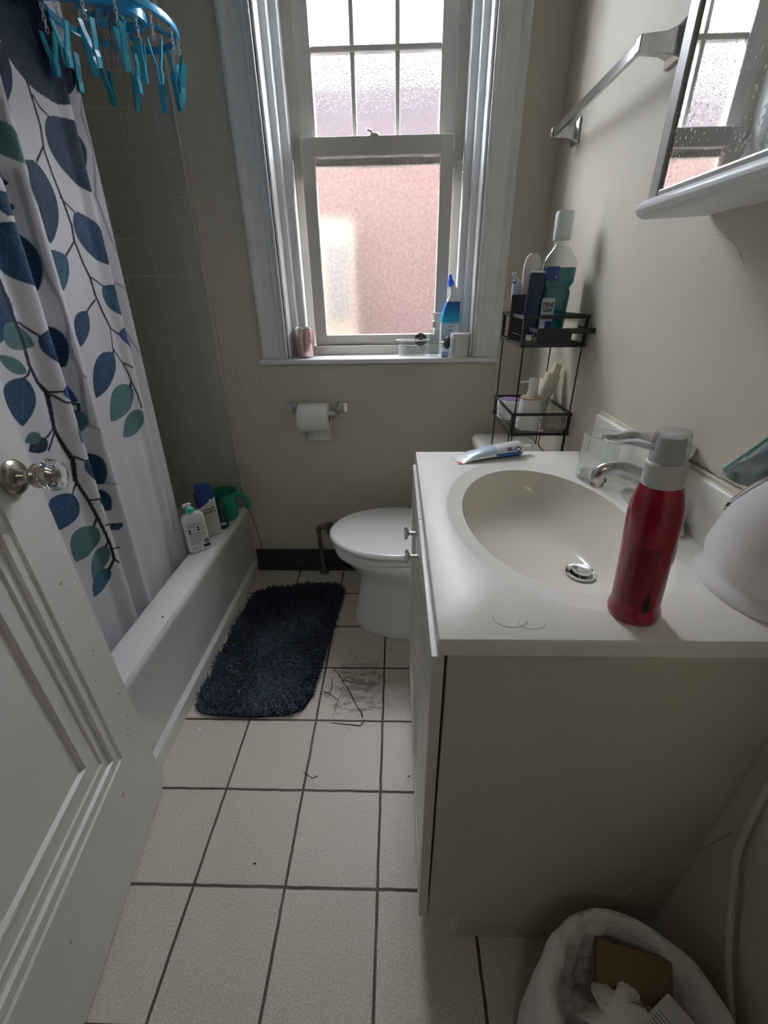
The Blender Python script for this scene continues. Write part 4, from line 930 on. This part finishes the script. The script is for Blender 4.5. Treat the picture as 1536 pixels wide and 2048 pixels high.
tb2 = thing('conditioner_bottle', 'small dark teal bottle between the shampoo bottle and the green mug', 'bottle', (-.745, 1.580, RZ), 0)
MB().lathe([(.022,0),(.025,.004),(.025,.085),(.022,.10),(.016,.11),(.016,.132),(.014,.134)], (0,0,0), 28).build('bottle_body', mat('dark_teal_plastic', (.012,.07,.075), .25), tb2)
lab(wrap(.0252, .018, .032, math.radians(230), math.radians(330)).build('label_band', mat('pale_band', (.45,.55,.55), .4), tb2, smooth=60), 'pale band')

mg = thing('bath_mug', 'translucent green plastic bath mug at the far end of the bathtub rim', 'mug', (-.762, 1.672, RZ), 0)
M['mug'] = mat('translucent_green_plastic', (.03,.42,.29), .3, trans=.35)
MB().lathe([(.048,0),(.051,.004),(.059,.118),(.062,.120),(.062,.124),(.058,.124),(.049,.008),(.001,.006)], (0,0,0), 40, cap1=False).build('cup', M['mug'], mg, smooth=50)
MB().tube(smoothpath([(.058,.0,.112),(.080,.0,.112),(.098,.0,.095),(.104,.0,.070),(.106,.0,.045)], 5), .0085, 12, flat=1.4).build('handle', M['mug'], mg)

# ================================================================== WINDOW SILL OBJECTS
ZS = 1.0205
tu = thing('tumbler', 'pink metallic tumbler at the left end of the window sill', 'tumbler', (-.366, 1.818, ZS))
lab(MB().lathe([(.026,0),(.030,.003),(.036,.030),(.0385,.060),(.0375,.085),(.0345,.104),(.0335,.106),(.0325,.104),(.035,.08),(.034,.03),(.001,.02)], (0,0,0), 40, cap1=False).build('cup', mat('rose_gold_metal', (.62,.42,.42), .28, .85), tu, smooth=50), 'rose pink metal body')
MB().lathe([(.0347,.100),(.0347,.110),(.0335,.112),(.0325,.110),(.0325,.104)], (0,0,0), 40, cap0=False, cap1=False).build('steel_rim', M['chrome'], tu)

M['clearp'] = thin_glass('clear_plastic', (.95,.965,.965), .6, .08)
cdd = thing('shower_caddy', 'clear plastic suction shower basket on the window sill', 'shower basket', (.066, 1.812, ZS))
def dring(z, k=1.0, n=28):
    r = [(-.068*k, .03)]
    for j in range(n+1):
        a = PI + PI*j/n; r.append((.068*k*math.cos(a), .028+.060*k*math.sin(a)))
    r.append((.068*k, .03)); return [(x, y, z) for x, y in r]
MB().loft([dring(.001,.84), dring(.003,.88), dring(.058,1.0), dring(.060,1.0), dring(.060,.965), dring(.006,.85), dring(.004,.80)], True, True).build('basket', M['clearp'], cdd, smooth=40)
MB().tube([(x, y, z+.001) for x, y, z in dring(.059, .985)], .0016, 8, closed=True).build('rim', mat('white_clear_edge', (.88,.9,.9), .2), cdd)
for a, r_ in ((-150,.0045),(-138,.010),(-125,.0045),(-108,.012),(-92,.0045),(-72,.004)):
    ar = math.radians(a); x = .0665*math.cos(ar); y = .028+.0585*math.sin(ar); tx, ty = -math.sin(ar), math.cos(ar)
    MB().tube([(x+tx*r_*math.cos(t), y+ty*r_*math.cos(t), .033+r_*math.sin(t)) for t in np.linspace(0, 2*PI, 20)[:-1]], .0009, 6, closed=True).build('ring_cutout', mat('white_clear_edge', (.9,.9,.9), .2) if 'white_clear_edge' not in bpy.data.materials else bpy.data.materials['white_clear_edge'], cdd)
def ydisc(prof, c, seg=28):
    b = MB(); b.lathe(prof, (0,0,0), seg); b.v = [(c[0]+x, c[1]-z, c[2]+y) for x, y, z in b.v]; return b
lab(ydisc([(.024,-.004),(.0245,0),(.018,.006),(.008,.010),(.006,.016)], (.033,.040,.058)).build('suction_cup', mat('smoky_suction', (.05,.05,.05), .2, trans=.4), cdd), 'dark suction cup')

pb = thing('pump_bottle', 'small clear pump bottle on the window sill beside the white cup', 'bottle', (.150, 1.800, ZS))
MB().lathe([(.016,0),(.0185,.003),(.0185,.088),(.016,.100),(.010,.106),(.010,.112)], (0,0,0), 28).build('bottle_body', thin_glass('cloudy_bottle', (.80,.86,.86), .6, .15), pb)
MB().lathe([(.012,.106),(.012,.128),(.008,.131),(.005,.145),(.005,.152)], (0,0,0), 20).tube([(-.012,0,.154),(.022,0,.154)], .0035, 8).build('pump_head', M['whitep'], pb)

tcb = thing('toilet_cleaner_bottle', 'blue and white angled neck toilet cleaner bottle on the window sill', 'bottle', (.212, 1.848, ZS))
mtc = bpy.data.materials.new('cleaner_print'); mtc.use_nodes = True; T = NT(mtc); b_ = mtc.node_tree.nodes['Principled BSDF']; tc = T.n('ShaderNodeTexCoord'); s_ = T.n('ShaderNodeSeparateXYZ'); T.l(tc.outputs['Object'], s_.inputs[0])
cr_ = T.n('ShaderNodeValToRGB'); e = cr_.color_ramp.elements; e[0].position = 0; e[0].color = (.75,.80,.82,1); e[1].position = 1; e[1].color = (.74,.80,.84,1)
for p_, c_ in ((.40,(.74,.78,.80)),(.46,(.02,.33,.55)),(.60,(.01,.18,.42)),(.715,(.005,.06,.25)),(.73,(.72,.78,.82))):
    q = e.new(p_); q.color = (*c_, 1)
T.l(T.math('DIVIDE', s_.outputs[2], .27), cr_.inputs[0]); T.l(cr_.outputs[0], b_.inputs['Base Color']); b_.inputs['Roughness'].default_value = .25
rs = [[(cx_+x, y, z) for x, y in rrect(0, 0, hx_, hy_, min(hx_, hy_)*.6)] for cx_, hx_, hy_, z in ((0,.034,.018,0),(0,.036,.020,.004),(0,.036,.020,.10),(0,.036,.020,.14),(.004,.032,.020,.17),(.009,.026,.018,.195),(.014,.021,.016,.215),(.012,.017,.014,.232),(.004,.013,.012,.246),(.001,.011,.011,.252))]
MB().loft(rs).build('bottle_body', mtc, tcb, smooth=60)
lab(MB().lathe([(.013,.246),(.012,.262),(.007,.272),(.006,.284),(.004,.286)], (0,0,0), 18).build('nozzle_cap', mat('bright_blue_cap', (.01,.09,.55), .3), tcb), 'bright blue nozzle')
tcb.children[-1].rotation_euler = (0, math.radians(-8), 0); tcb.children[-1].location = (.033, 0, .003)
lab(MB().box(-.033,.012,-.0207,-.0202,.030,.115).build('label', mat('pale_blue_label', (.50,.66,.78), .4), tcb, smooth=0), 'pale blue label')
for k in range(11): MB().box(-.030 if k < 6 else -.008, -.012 if k % 2 else .010, -.0212, -.0208, .036+.007*k, .0385+.007*k).build('print_line', mat('label_ink', (.10,.16,.30), .5) if k == 0 else bpy.data.materials['label_ink'], tcb, smooth=0)

wc = thing('toothbrush_cup', 'white plastic cup with a peg at the right end of the window sill', 'cup', (.250, 1.797, ZS))
MB().lathe([(.033,0),(.036,.003),(.0375,.080),(.0375,.084),(.034,.086),(.012,.087),(.001,.087)], (0,0,0), 40).build('cup_body', M['whitep'], wc, smooth=50)
MB().tube([(.020,.010,.085),(.021,.010,.103)], .0065, 14).build('peg', M['whitep'], wc)
sc2 = thing('suction_hook', 'black suction cup hook standing against the white cup on the sill', 'suction hook', (.196, 1.778, ZS+.052), rot=(0, 0, math.radians(-68)))
ydisc([(.023,-.004),(.024,0),(.020,.005),(.008,.009),(.005,.014)], (0,0,0)).build('suction_disc', M['black'], sc2)
MB().tube([(0,-.014,0),(0,-.022,-.004)], .008, 12).build('knob', M['chrome'], sc2)
tag(MB().box(.178,.202,1.768,1.786,ZS,ZS+.022).build('small_box', mat('small_blue_white_box', (.30,.42,.66), .5), smooth=0, bevel=.002), 'tiny blue and white item under the black suction hook', 'small box')

# ================================================================== BLACK RACK ON THE TOILET TANK
rk = thing('wire_rack', 'black two tier metal rack standing on the toilet tank', 'rack', (0,0,0))
RX0, RX1, RY0, RY1, RB = .347, .519, 1.268, 1.520, .7465
def bar(b, p, q, a=.0035, h=.009):
    p = Vector(p); q = Vector(q)
    if abs(p.x-q.x) > abs(p.y-q.y): b.box(min(p.x,q.x)-a, max(p.x,q.x)+a, p.y-a*.5, p.y+a*.5, p.z-h/2, p.z+h/2)
    else: b.box(p.x-a*.5, p.x+a*.5, min(p.y,q.y)-a, max(p.y,q.y)+a, p.z-h/2, p.z+h/2)
def basket(z0, z1):
    k = bpy.data.objects.new('basket', None); C.objects.link(k); k.parent = rk
    b = MB()
    for z in (z0, z1):
        bar(b, (RX0,RY0,z), (RX1,RY0,z)); bar(b, (RX0,RY1,z), (RX1,RY1,z)); bar(b, (RX0,RY0,z), (RX0,RY1,z)); bar(b, (RX1,RY0,z), (RX1,RY1,z))
    b.build('band', M['black'], k, smooth=0)
    b = MB()
    for x, y, sx, sy in ((RX0,RY0,1,1),(RX1,RY0,-1,1),(RX0,RY1,1,-1),(RX1,RY1,-1,-1)):
        b = MB().box(min(x, x+sx*.009), max(x, x+sx*.009), y-.0015, y+.0015, z0, z1).box(x-.0015, x+.0015, min(y, y+sy*.009), max(y, y+sy*.009), z0, z1)
        b.build('corner_strut', M['black'], k, smooth=0)
    b = MB()
    for i in range(8):
        y = RY0+.02+(RY1-RY0-.04)*i/7; b.tube([(RX0, y, z0+.001), (RX1, y, z0+.001)], .0013, 6)
    b.tube([(RX0+.06, RY0, z0-.001), (RX0+.06, RY1, z0-.001)], .0013, 6); b.tube([(RX1-.06, RY0, z0-.001), (RX1-.06, RY1, z0-.001)], .0013, 6)
    b.build('floor_wire', M['black'], k)
    b = MB(); zm = z0+(z1-z0)*.35
    b.tube([(RX0, RY0+.02, zm), (RX0, RY1-.02, zm)], .0012, 6).tube([(RX0+.02, RY1, zm), (RX1-.02, RY1, zm)], .0012, 6)
    b.build('guard_wire', M['black'], k)
ZL0, ZL1, ZT0, ZT1 = .862, .922, 1.114, 1.186
basket(ZL0, ZL1); basket(ZT0, ZT1)
for y, nm in ((RY0, 0), (RY1, 1)):
    for x in (RX0+.006, RX1-.006):
        MB().tube([(x, y, RB), (x, y, ZT0)], .0022, 8).build('post', M['black'], rk)
for x in (RX0+.002, RX1-.002):
    MB().tube(smoothpath([(x, RY0+.02, ZL0), (x, RY0+.02, RB+.03), (x, RY0+.035, RB+.002), (x, RY1-.035, RB+.002), (x, RY1-.02, RB+.03), (x, RY1-.02, ZL0)], 3), .0019, 8).build('foot_wire', M['black'], rk)
MB().tube([(RX0+.02, RY0, .80), (RX0+.09, RY0, .80), (RX0+.10, RY0, .79), (RX0+.10, RY0, RB)], .0017, 6).build('foot_wire', M['black'], rk)
# folded handle frame hanging at the front of the top basket
k = MB(); k.box(RX0+.030, RX1+.012, RY0-.030, RY0-.026, 1.146, 1.160).box(RX1+.002, RX1+.006, RY0-.028, RY0+.07, 1.148, 1.158).box(RX0+.030, RX0+.034, RY0-.028, RY0+.05, 1.148, 1.158)
k.build('handle_frame', M['black'], rk, smooth=0)
k = MB().box(RX0+.042, RX0+.135, RY0+.004, RY0+.007, ZT0+.004, ZT0+.040)
k.build('front_plate', M['black'], rk, smooth=0)

th = thing('toothbrush_holder', 'black square metal toothbrush holder in the top basket of the rack', 'toothbrush holder', (.372, 1.415, ZT0+.004), math.radians(-14))
b = MB().loft([[(x, y, z) for x, y in rrect(0,0,h,h,.003,2)] for h, z in ((.030,0),(.030,.122),(.0285,.122),(.0285,.004))])
b.build('holder_body', mat('graphite_metal', (.035,.035,.040), .35, .3), th, smooth=0)
tbh = thing('toothbrush', 'blue and white toothbrush leaning in the black holder', 'toothbrush', (.374, 1.400, ZT0+.012), rot=(math.radians(2), math.radians(-13), 0))
MB().tube(smoothpath([(0,0,0),(0,0,.09),(.002,0,.135),(0,0,.150)], 4), [.004,.004,.004,.004,.004,.004,.004,.004,.0035,.003,.0028,.0026,.0026], 10).build('handle', mat('pale_blue_handle', (.30,.48,.66), .35), tbh)
lab(MB().loft([[(x, y, z) for x, y in rrect(0,0,a,.0035,.003,3)] for a, z in ((.003,.146),(.0065,.153),(.007,.170),(.005,.178))]).build('brush_head', mat('blue_brush_head', (.03,.13,.33), .4), tbh, smooth=50), 'blue head')
b = MB()
for i in range(4):
    for j in range(3): b.box(-.0055+.004*j, -.0025+.004*j, -.013, -.003, .153+.006*i, .1575+.006*i)
b.build('bristles', M['whitep'], tbh, smooth=0)
def squeeze(name, label, loc, rot, hgt, wid, m, capm, caph=.016):
    t = thing(name, label, 'tube', loc, rot=rot)
    rs = [[(x, y, z) for x, y in rrect(0,0,a,b_,min(a,b_)*.9,5)] for a, b_, z in ((wid*.5,wid*.5,0),(wid*.55,wid*.5,.01),(wid*.62,wid*.42,hgt*.4),(wid*.66,wid*.22,hgt*.8),(wid*.64,wid*.08,hgt*.94),(wid*.55,.002,hgt))]
    MB().loft(rs).build('tube_body', m, t, smooth=60)
    MB().lathe([(wid*.42,-caph),(wid*.42,0),(wid*.3,.002)], (0,0,0), 20).build('tube_cap', capm, t); return t
ct = thing('cream_tube', 'tall cream and white tube with rounded top behind the toothbrush in the holder', 'tube', (.378, 1.420, ZT0+.008), rot=(0, math.radians(4), math.radians(10)))
MB().loft([[(x, y, z) for x, y in rrect(0,0,a,b_,min(a,b_)*.9,5)] for a, b_, z in ((.012,.010,0),(.015,.012,.05),(.019,.011,.14),(.0235,.008,.17),(.0245,.007,.19),(.0225,.006,.205),(.017,.0045,.216),(.009,.003,.222))]).build('tube_body', mat('cream_white_tube', (.74,.70,.62), .35), ct, smooth=60)
b = MB().loft([[(x, y, z) for x, y in rrect(0,0,a,b_,min(a,b_)*.9,5)] for a, b_, z in ((.015,.008,0),(.020,.009,.05),(.021,.008,.12),(.019,.006,.165),(.012,.004,.18),(.004,.003,.185))])
o = b.build('razor_case', mat('dusky_white', (.66,.62,.62), .35), smooth=60); o.location = (.368, 1.428, ZT0+.008); o.rotation_euler = (0, math.radians(-5), 0); o.scale = (.75, 1, .86)
tag(o, 'low white rounded tube at the left corner of the black holder', 'tube')
t = squeeze('dental_tube', 'dark blue tube with pale crimped top standing by the mouthwash bottle', (.386, 1.362, ZT0+.022), (0, math.radians(3), math.radians(-5)), .158, .034, mat('dark_blue_tube', (.004,.020,.060), .3), M['whitep'])
MB().box(-.018,.018,-.002,.002,.153,.163).build('crimp', M['whitep'], t, smooth=0)

mw = thing('mouthwash_bottle', 'large clear mouthwash bottle of teal liquid in the top basket of the rack', 'bottle', (.453, 1.388, ZT0+.004), math.radians(0)); mw.scale = (1.08, 1.08, 1.09)
def mwr(a, b_, z, r=.014): return [(x, y, z) for x, y in rrect(0,0,a,b_,r,5)]
bw, bd = .041, .030
body = [(.030,.022,0),(.034,.025,.004),(.0345,.0255,.012),(.0385,.028,.110),(.0385,.028,.118),(.0345,.026,.122),(.0350,.026,.126),(.0425,.031,.138),(.0440,.032,.165),(.043,.031,.182),(.035,.026,.198),(.022,.020,.213),(.016,.016,.222),(.0155,.0155,.236)]
MB().loft([mwr(a, b_, z, min(a,b_)*.55) for a, b_, z in body]).build('bottle_body', M['tglass'], mw, smooth=50)
liq = [(a-.0012, b_-.0012, z+.001) for a, b_, z in body[1:9]] + [(.0425,.0305,.172)]
lab(MB().loft([mwr(a, b_, z, min(a,b_)*.55) for a, b_, z in liq]).build('mouthwash', mat('teal_mouthwash', (.0,.155,.165), .1, coat=.3, spec=.4), mw, smooth=50), 'teal liquid')
lab(MB().loft([[(x, y, z) for x, y in rrect(0,0,a,b_,b_*.9,6)] for a, b_, z in ((.020,.018,.232),(.0215,.020,.236),(.0225,.019,.288),(.0205,.017,.292))]).build('cap', mat('frosted_white_cap', (.78,.84,.82), .3, trans=.2), mw, smooth=50), 'frosted white cap')
M['mwlab'] = mat('navy_mouthwash_label', (.012,.045,.17), .3)
def plate(x0, x1, z0, z1, y, m, nm, r0=.0345, r1=.0385, th=.0008):
    # follows the slight taper of the lower body
    f = lambda z: -(.0255 + (.028-.0255)*min(1, z/.11)) - .0006
    return MB().loft([[(x0, f(z)-th, z), (x1, f(z)-th, z), (x1, f(z), z), (x0, f(z), z)] for z in (z0, z1)]).build(nm, m, mw, smooth=0)
plate(-.036,-.002,.014,.104,0, mat('silver_blue_label', (.30,.42,.55), .35), 'label')
plate(-.034,-.004,.066,.102,0, mat('silver_label', (.52,.55,.58), .35), 'label_panel', th=.0012)
plate(-.020,-.003,.014,.048,0, M['mwlab'], 'label_corner', th=.0012)
for zz_, s_, tx in ((.086,.0165,'STERINE'),(.0745,.0105,'CLEAN')):
    text_part(tx, s_, M['blackink'], mw, loc=(-.0195, -.0298 if zz_ > .08 else -.0294, zz_), rot=(PI/2, 0, 0), sx=.46 if tx != 'CLEAN' else .74, bold=.0006)
for k in range(3): MB().box(-.033,-.005,-.0290,-.0286,.0625-.004*k,.0637-.004*k).build('print_line', M['mwlab'], mw, smooth=0)
for k in range(6): MB().box(-.033,-.022,-.0284,-.0279,.047-.005*k,.0495-.005*k).build('print_line', M['whitep'], mw, smooth=0)
lab(MB().box(-.036,-.004,-.0338,-.0318,.142,.174).build('neck_label', M['mwlab'], mw, smooth=0), 'navy label')
text_part('0', .009, M['whitep'], mw, loc=(-.010,-.0341,.150), rot=(PI/2,0,0))
text_part('0', .007, M['whitep'], mw, loc=(-.006,-.0292,.020), rot=(PI/2,0,0))

# lower basket
jr = thing('cream_jar', 'round white jar with purple lid in the lower basket of the rack', 'jar', (.385, 1.455, ZL0+.003))
MB().lathe([(.036,0),(.040,.004),(.040,.030),(.037,.034)], (0,0,0), 36).build('jar_body', M['whitep'], jr)
MB().lathe([(.041,.034),(.0415,.036),(.0415,.056),(.039,.060),(.035,.061)], (0,0,0), 36).build('lid', M['whitep'], jr)
lab(MB().lathe([(.0355,.0605),(.0355,.0618),(.001,.0618)], (0,0,0), 36).build('lid_top', mat('dusty_purple', (.12,.09,.17), .5), jr), 'purple top')
wp = thing('soap_dispenser', 'white soap dispenser with wooden ring in the lower basket of the rack', 'soap dispenser', (.412, 1.325, ZL0+.003)); wp.scale = (1, 1, 1.12)
MB().lathe([(.034,0),(.036,.003),(.0345,.040),(.031,.078),(.030,.082)], (0,0,0), 36).build('dispenser_body', M['whitep'], wp)
lab(MB().lathe([(.0315,.082),(.0315,.087),(.013,.088)], (0,0,0), 36).build('wooden_ring', mat('pale_wood', (.50,.36,.23), .5, noise=(60,.2)), wp), 'pale wooden ring')
MB().lathe([(.0135,.087),(.0135,.100),(.011,.103),(.0105,.108),(.0125,.110),(.0125,.132),(.010,.137)], (0,0,0), 24).tube([(-.005,0,.128),(-.038,-.004,.126)], [.0035,.0028], 8).build('pump_head', M['whitep'], wp)
gm = thing('glass_mug', 'clear glass mug with handle in the lower basket of the rack', 'mug', (.466, 1.40, ZL0+.003))
MB().lathe([(.028,0),(.031,.004),(.033,.085),(.0325,.087),(.0315,.085),(.0285,.010),(.001,.008)], (0,0,0), 36, cap1=False).build('mug_body', M['tglass'], gm, smooth=50)
MB().tube(smoothpath([(.020,-.026,.072),(.030,-.040,.078),(.040,-.050,.062),(.042,-.052,.040),(.034,-.044,.020),(.020,-.026,.018)], 5), .0045, 10).build('handle', M['tglass'], gm)
bt = thing('lotion_tube', 'cream lotion tube leaning upside in the glass mug', 'tube', (.455, 1.392, ZL0+.018), rot=(math.radians(-6), math.radians(17), 0)); bt.scale = (1.1, 1.1, 1.08)
MB().loft([[(x, y, z) for x, y in rrect(0,0,a,b_,min(a,b_)*.9,5)] for a, b_, z in ((.012,.003,0),(.017,.010,.03),(.020,.017,.085),(.021,.019,.105),(.018,.017,.108))]).build('tube_body', mat('cream_tube_print', (.64,.62,.50), .4, noise=(120,.12)), bt, smooth=50)
lab(MB().lathe([(.0215,.105),(.0215,.128),(.019,.132)], (0,0,0), 24).lathe([(.0125,.131),(.0115,.158),(.010,.160)], (.003,0,0), 20).build('cap', M['creamp'], bt), 'cream cap')
MB().lathe([(.016,0),(.018,.003),(.018,.120),(.014,.125)], (0,0,0), 20).build('tall_bottle_body', M['creamp'], smooth=50)
o = bpy.data.objects['tall_bottle_body']; o.name = 'tall_bottle'; o.location = (.498, 1.475, ZL0+.003); tag(o, 'tall cream bottle beside the wall behind the glass mug', 'bottle')
o = MB().loft([[(x, y, z) for x, y in rrect(0,0,.030,.022,.008,4)] for z in (0,.004,.044)]).build('soap_box', mat('grey_beige_box', (.40,.37,.33), .6, noise=(40,.3)), smooth=40, bevel=.002); o.location = (.484, 1.305, ZL0+.003); tag(o, 'small grey beige box in the near corner of the lower basket', 'box')

# ================================================================== CLIP HANGER
ch = thing('clip_hanger', 'blue plastic drying hanger with clothes clips beside the shower curtain', 'clip hanger', (-.710, 1.500, 1.868), rot=(math.radians(2), math.radians(3), math.radians(10)))
M['hang'] = mat('sky_blue_plastic', (.02,.30,.55), .3, coat=.3)
M['clip'] = mat('turquoise_clip_plastic', (.03,.34,.48), .35)
M['chain'] = mat('milky_white_plastic', (.62,.62,.60), .4)
A_, B_ = .146, .165
n = 56; rs = []
for j in range(n+1):
    a = 2*PI*j/n; c_, s_ = math.cos(a), math.sin(a); rs.append([(c_*(A_+u), s_*(B_+u), v) for u, v in ((-.005,-.009),(.004,-.008),(.006,.0),(.003,.007),(-.005,.006))])
MB().loft(rs, False, False).build('outer_ring', M['hang'], ch, smooth=50)
for a in (25, 85, 145):
    ar = math.radians(a); b = MB(); px, py = -math.sin(ar), math.cos(ar); rs = []
    for t in np.linspace(-1, 1, 13):
        x, y = math.cos(ar)*A_*t, math.sin(ar)*B_*t; z = .022*(1-t*t); hw_ = .006+.004*(1-t*t)
        rs.append([(x+px*hw_*p, y+py*hw_*p, z+q) for p, q in ((-1,-.004),(1,-.004),(1,.004),(-1,.004))])
    b.loft(rs).build('cross_arm', M['hang'], ch, smooth=0, bevel=.001)
rs = []
for j in range(41):
    a = 2*PI*j/40; rs.append([(math.cos(a)*(.075+u), math.sin(a)*(.068+u), .012+v) for u, v in ((-.004,-.009),(.004,-.009),(.004,.009),(-.004,.009))])
MB().loft(rs, False, False).build('inner_ring', M['hang'], ch, smooth=50)
MB().lathe([(.018,.018),(.020,.030),(.008,.036),(.004,.06)], (0,0,0), 20).tube(smoothpath([(0,0,.05),(0,0,.10),(-.02,0,.13),(-.06,0,.175)], 4), .004, 8).build('hook', M['hang'], ch)
def clip_parts():
    b = MB()
    for s_ in (1, -1):
        rs = [[(s_*(x0_-.0), y*.0075, z), (s_*(x0_+th), y*.0075, z)] for x0_, th, z, y in ()]
        sect = ((.011,.003,.0),(.0075,.0035,-.018),(.0035,.004,-.030),(.0010,.004,-.038),(.0030,.0035,-.046),(.0012,.003,-.060))
        rs = [[(s_*x, -.0055, z), (s_*(x+t), -.0055, z), (s_*(x+t), .0055, z), (s_*x, .0055, z)] for x, t, z in sect]
        b.loft(rs)
    return b
clipm = None; k = 0
spots = [(A_, B_, a) for a in (8,38,62,92,122,155,200,235,262,288,318,345)] + [(.075,.068,a) for a in (80,205,325)]
for i, (ra, rb_, a) in enumerate(spots):
    ar = math.radians(a+4); x, y = math.cos(ar)*ra, math.sin(ar)*rb_; z0 = -.010 if ra > .1 else .004
    L = .046
    c0 = clip_parts().build('clip', M['clip'], ch, smooth=0, loc=(x, y, z0-L), rot=(random.uniform(-.15,.15), random.uniform(-.2,.2), random.uniform(0, PI))); c0.scale = (1.25, 1.25, 1.30)
    b = MB()
    for q in range(5):
        zc = z0-.004-.0095*q; rot = (q % 2)*PI/2
        b.tube([((.0034*math.cos(t))*math.cos(rot), (.0034*math.cos(t))*math.sin(rot), zc+.0066*math.sin(t)) for t in np.linspace(0, 2*PI, 11)[:-1]], .0011, 6, closed=True)
    cn = b.build('chain', M['chain'], ch, loc=(x, y, 0))
b = MB()
for i in range(26):
    x = random.uniform(-.07,.04); y = random.uniform(-.04,.06)
    b.tube(smoothpath([(x, y, .02), (x+random.uniform(-.02,.02), y+random.uniform(-.02,.02), -.03), (x+random.uniform(-.02,.02), y+random.uniform(-.02,.02), -.085)], 4), .0012, 5)
no = b.build('mesh_strands', mat('grey_netting', (.20,.19,.19), .8), ch); no['kind'] = 'stuff'; lab(no, 'loose grey netting strands')

# ================================================================== WASTE BIN
bn = thing('waste_bin', 'waste bin lined with a white plastic bag beside the vanity side', 'waste bin', (0,0,0))
BCX, BCY = .352, .213
MB().lathe([(.095,.001),(.100,.006),(.128,.288),(.130,.290),(.126,.290),(.098,.008),(.001,.006)], (BCX,BCY,0), 40, cap1=False).build('bin_body', mat('grey_bin_plastic', (.30,.29,.28), .5), bn, smooth=50)
def bagring(r, z, amp, k, cx_=0, cy_=0, n=96, ph_=0, sq=0):
    out = []
    for j in range(n):
        a = 2*PI*j/n; w_ = 1+amp*(.5*math.sin(k*a+ph_)+.3*math.sin((k*2+3)*a+1.3*ph_)+.25*math.sin((k*3+1)*a+2))
        out.append((BCX+cx_+r*w_*math.cos(a), BCY+cy_+r*w_*math.sin(a), z+.006*math.sin(3*a+ph_)*(1 if z > .1 else 0)))
    return out
rs = [bagring(.142,.075,.05,7,ph_=.4), bagring(.141,.12,.05,7,ph_=.5), bagring(.139,.18,.04,7,ph_=.6), bagring(.137,.24,.03,6,ph_=.8), bagring(.137,.285,.02,5,ph_=.9), bagring(.133,.301,.02,5,ph_=1), bagring(.126,.309,.03,4,.004,.004,ph_=1), bagring(.114,.300,.05,4,.006,.006,ph_=1.2), bagring(.106,.27,.07,5,.006,.006,ph_=1.6), bagring(.102,.20,.08,5,.004,.004,ph_=2), bagring(.088,.12,.08,5,.004,0,ph_=2), bagring(.06,.05,.08,5,ph_=2)]
bgo = MB().loft(rs, False, True).build('bin_bag', mat('white_bag_film', (.74,.71,.70), .45, bump=(14,1.0,.03)), bn, smooth=180)
lab(bgo, 'white plastic bag'); sd = bgo.modifiers.new('s', 'SOLIDIFY'); sd.thickness = .0008
o = MB().box(-.056,.056,-.006,.006,-.032,.032).build('cardboard_piece', mat('brown_cardboard', (.19,.115,.06), .85, noise=(20,.12)), smooth=0, bevel=.001)
o.matrix_world = Matrix.Translation((.384,.278,.262)) @ Matrix.Rotation(math.radians(-14), 4, 'Z') @ Matrix.Rotation(math.radians(-48), 4, 'X')
tag(o, 'flat piece of brown cardboard inside the waste bin', 'cardboard')
ts = MB(); rs = []
for i, ph_ in enumerate(np.linspace(.12, PI-.12, 14)):
    rs.append([(.040*math.sin(ph_)*(1+.28*math.sin(5*t+i*.7)+.15*math.sin(9*t+i*1.9))*math.cos(t), .036*math.sin(ph_)*(1+.28*math.sin(4*t+i)+.15*math.cos(8*t+i))*math.sin(t), .034*math.cos(ph_)) for t in np.linspace(0, 2*PI, 33)[:-1]])
o = ts.loft(rs).build('crumpled_tissue', M['paper'], smooth=30); o.location = (.348,.236,.240); o.scale = (1.15,1.0,.9); tag(o, 'crumpled white tissue inside the waste bin', 'tissue')
pbx = thing('printed_box', 'small white printed carton inside the waste bin', 'carton', (0,0,0))
pbx.matrix_world = Matrix.Translation((.410,.214,.258)) @ Matrix.Rotation(math.radians(28), 4, 'Z') @ Matrix.Rotation(math.radians(-16), 4, 'X')
MB().box(-.038,.038,-.028,.028,-.012,.012).build('carton', M['whitep'], pbx, smooth=0, bevel=.001)
for k in range(8): MB().box(-.033+.0055*k, -.0315+.0055*k, -.022, .022, .012, .0124).build('print_line', M['greyink'], pbx, smooth=0)

bpy.context.view_layer.update()
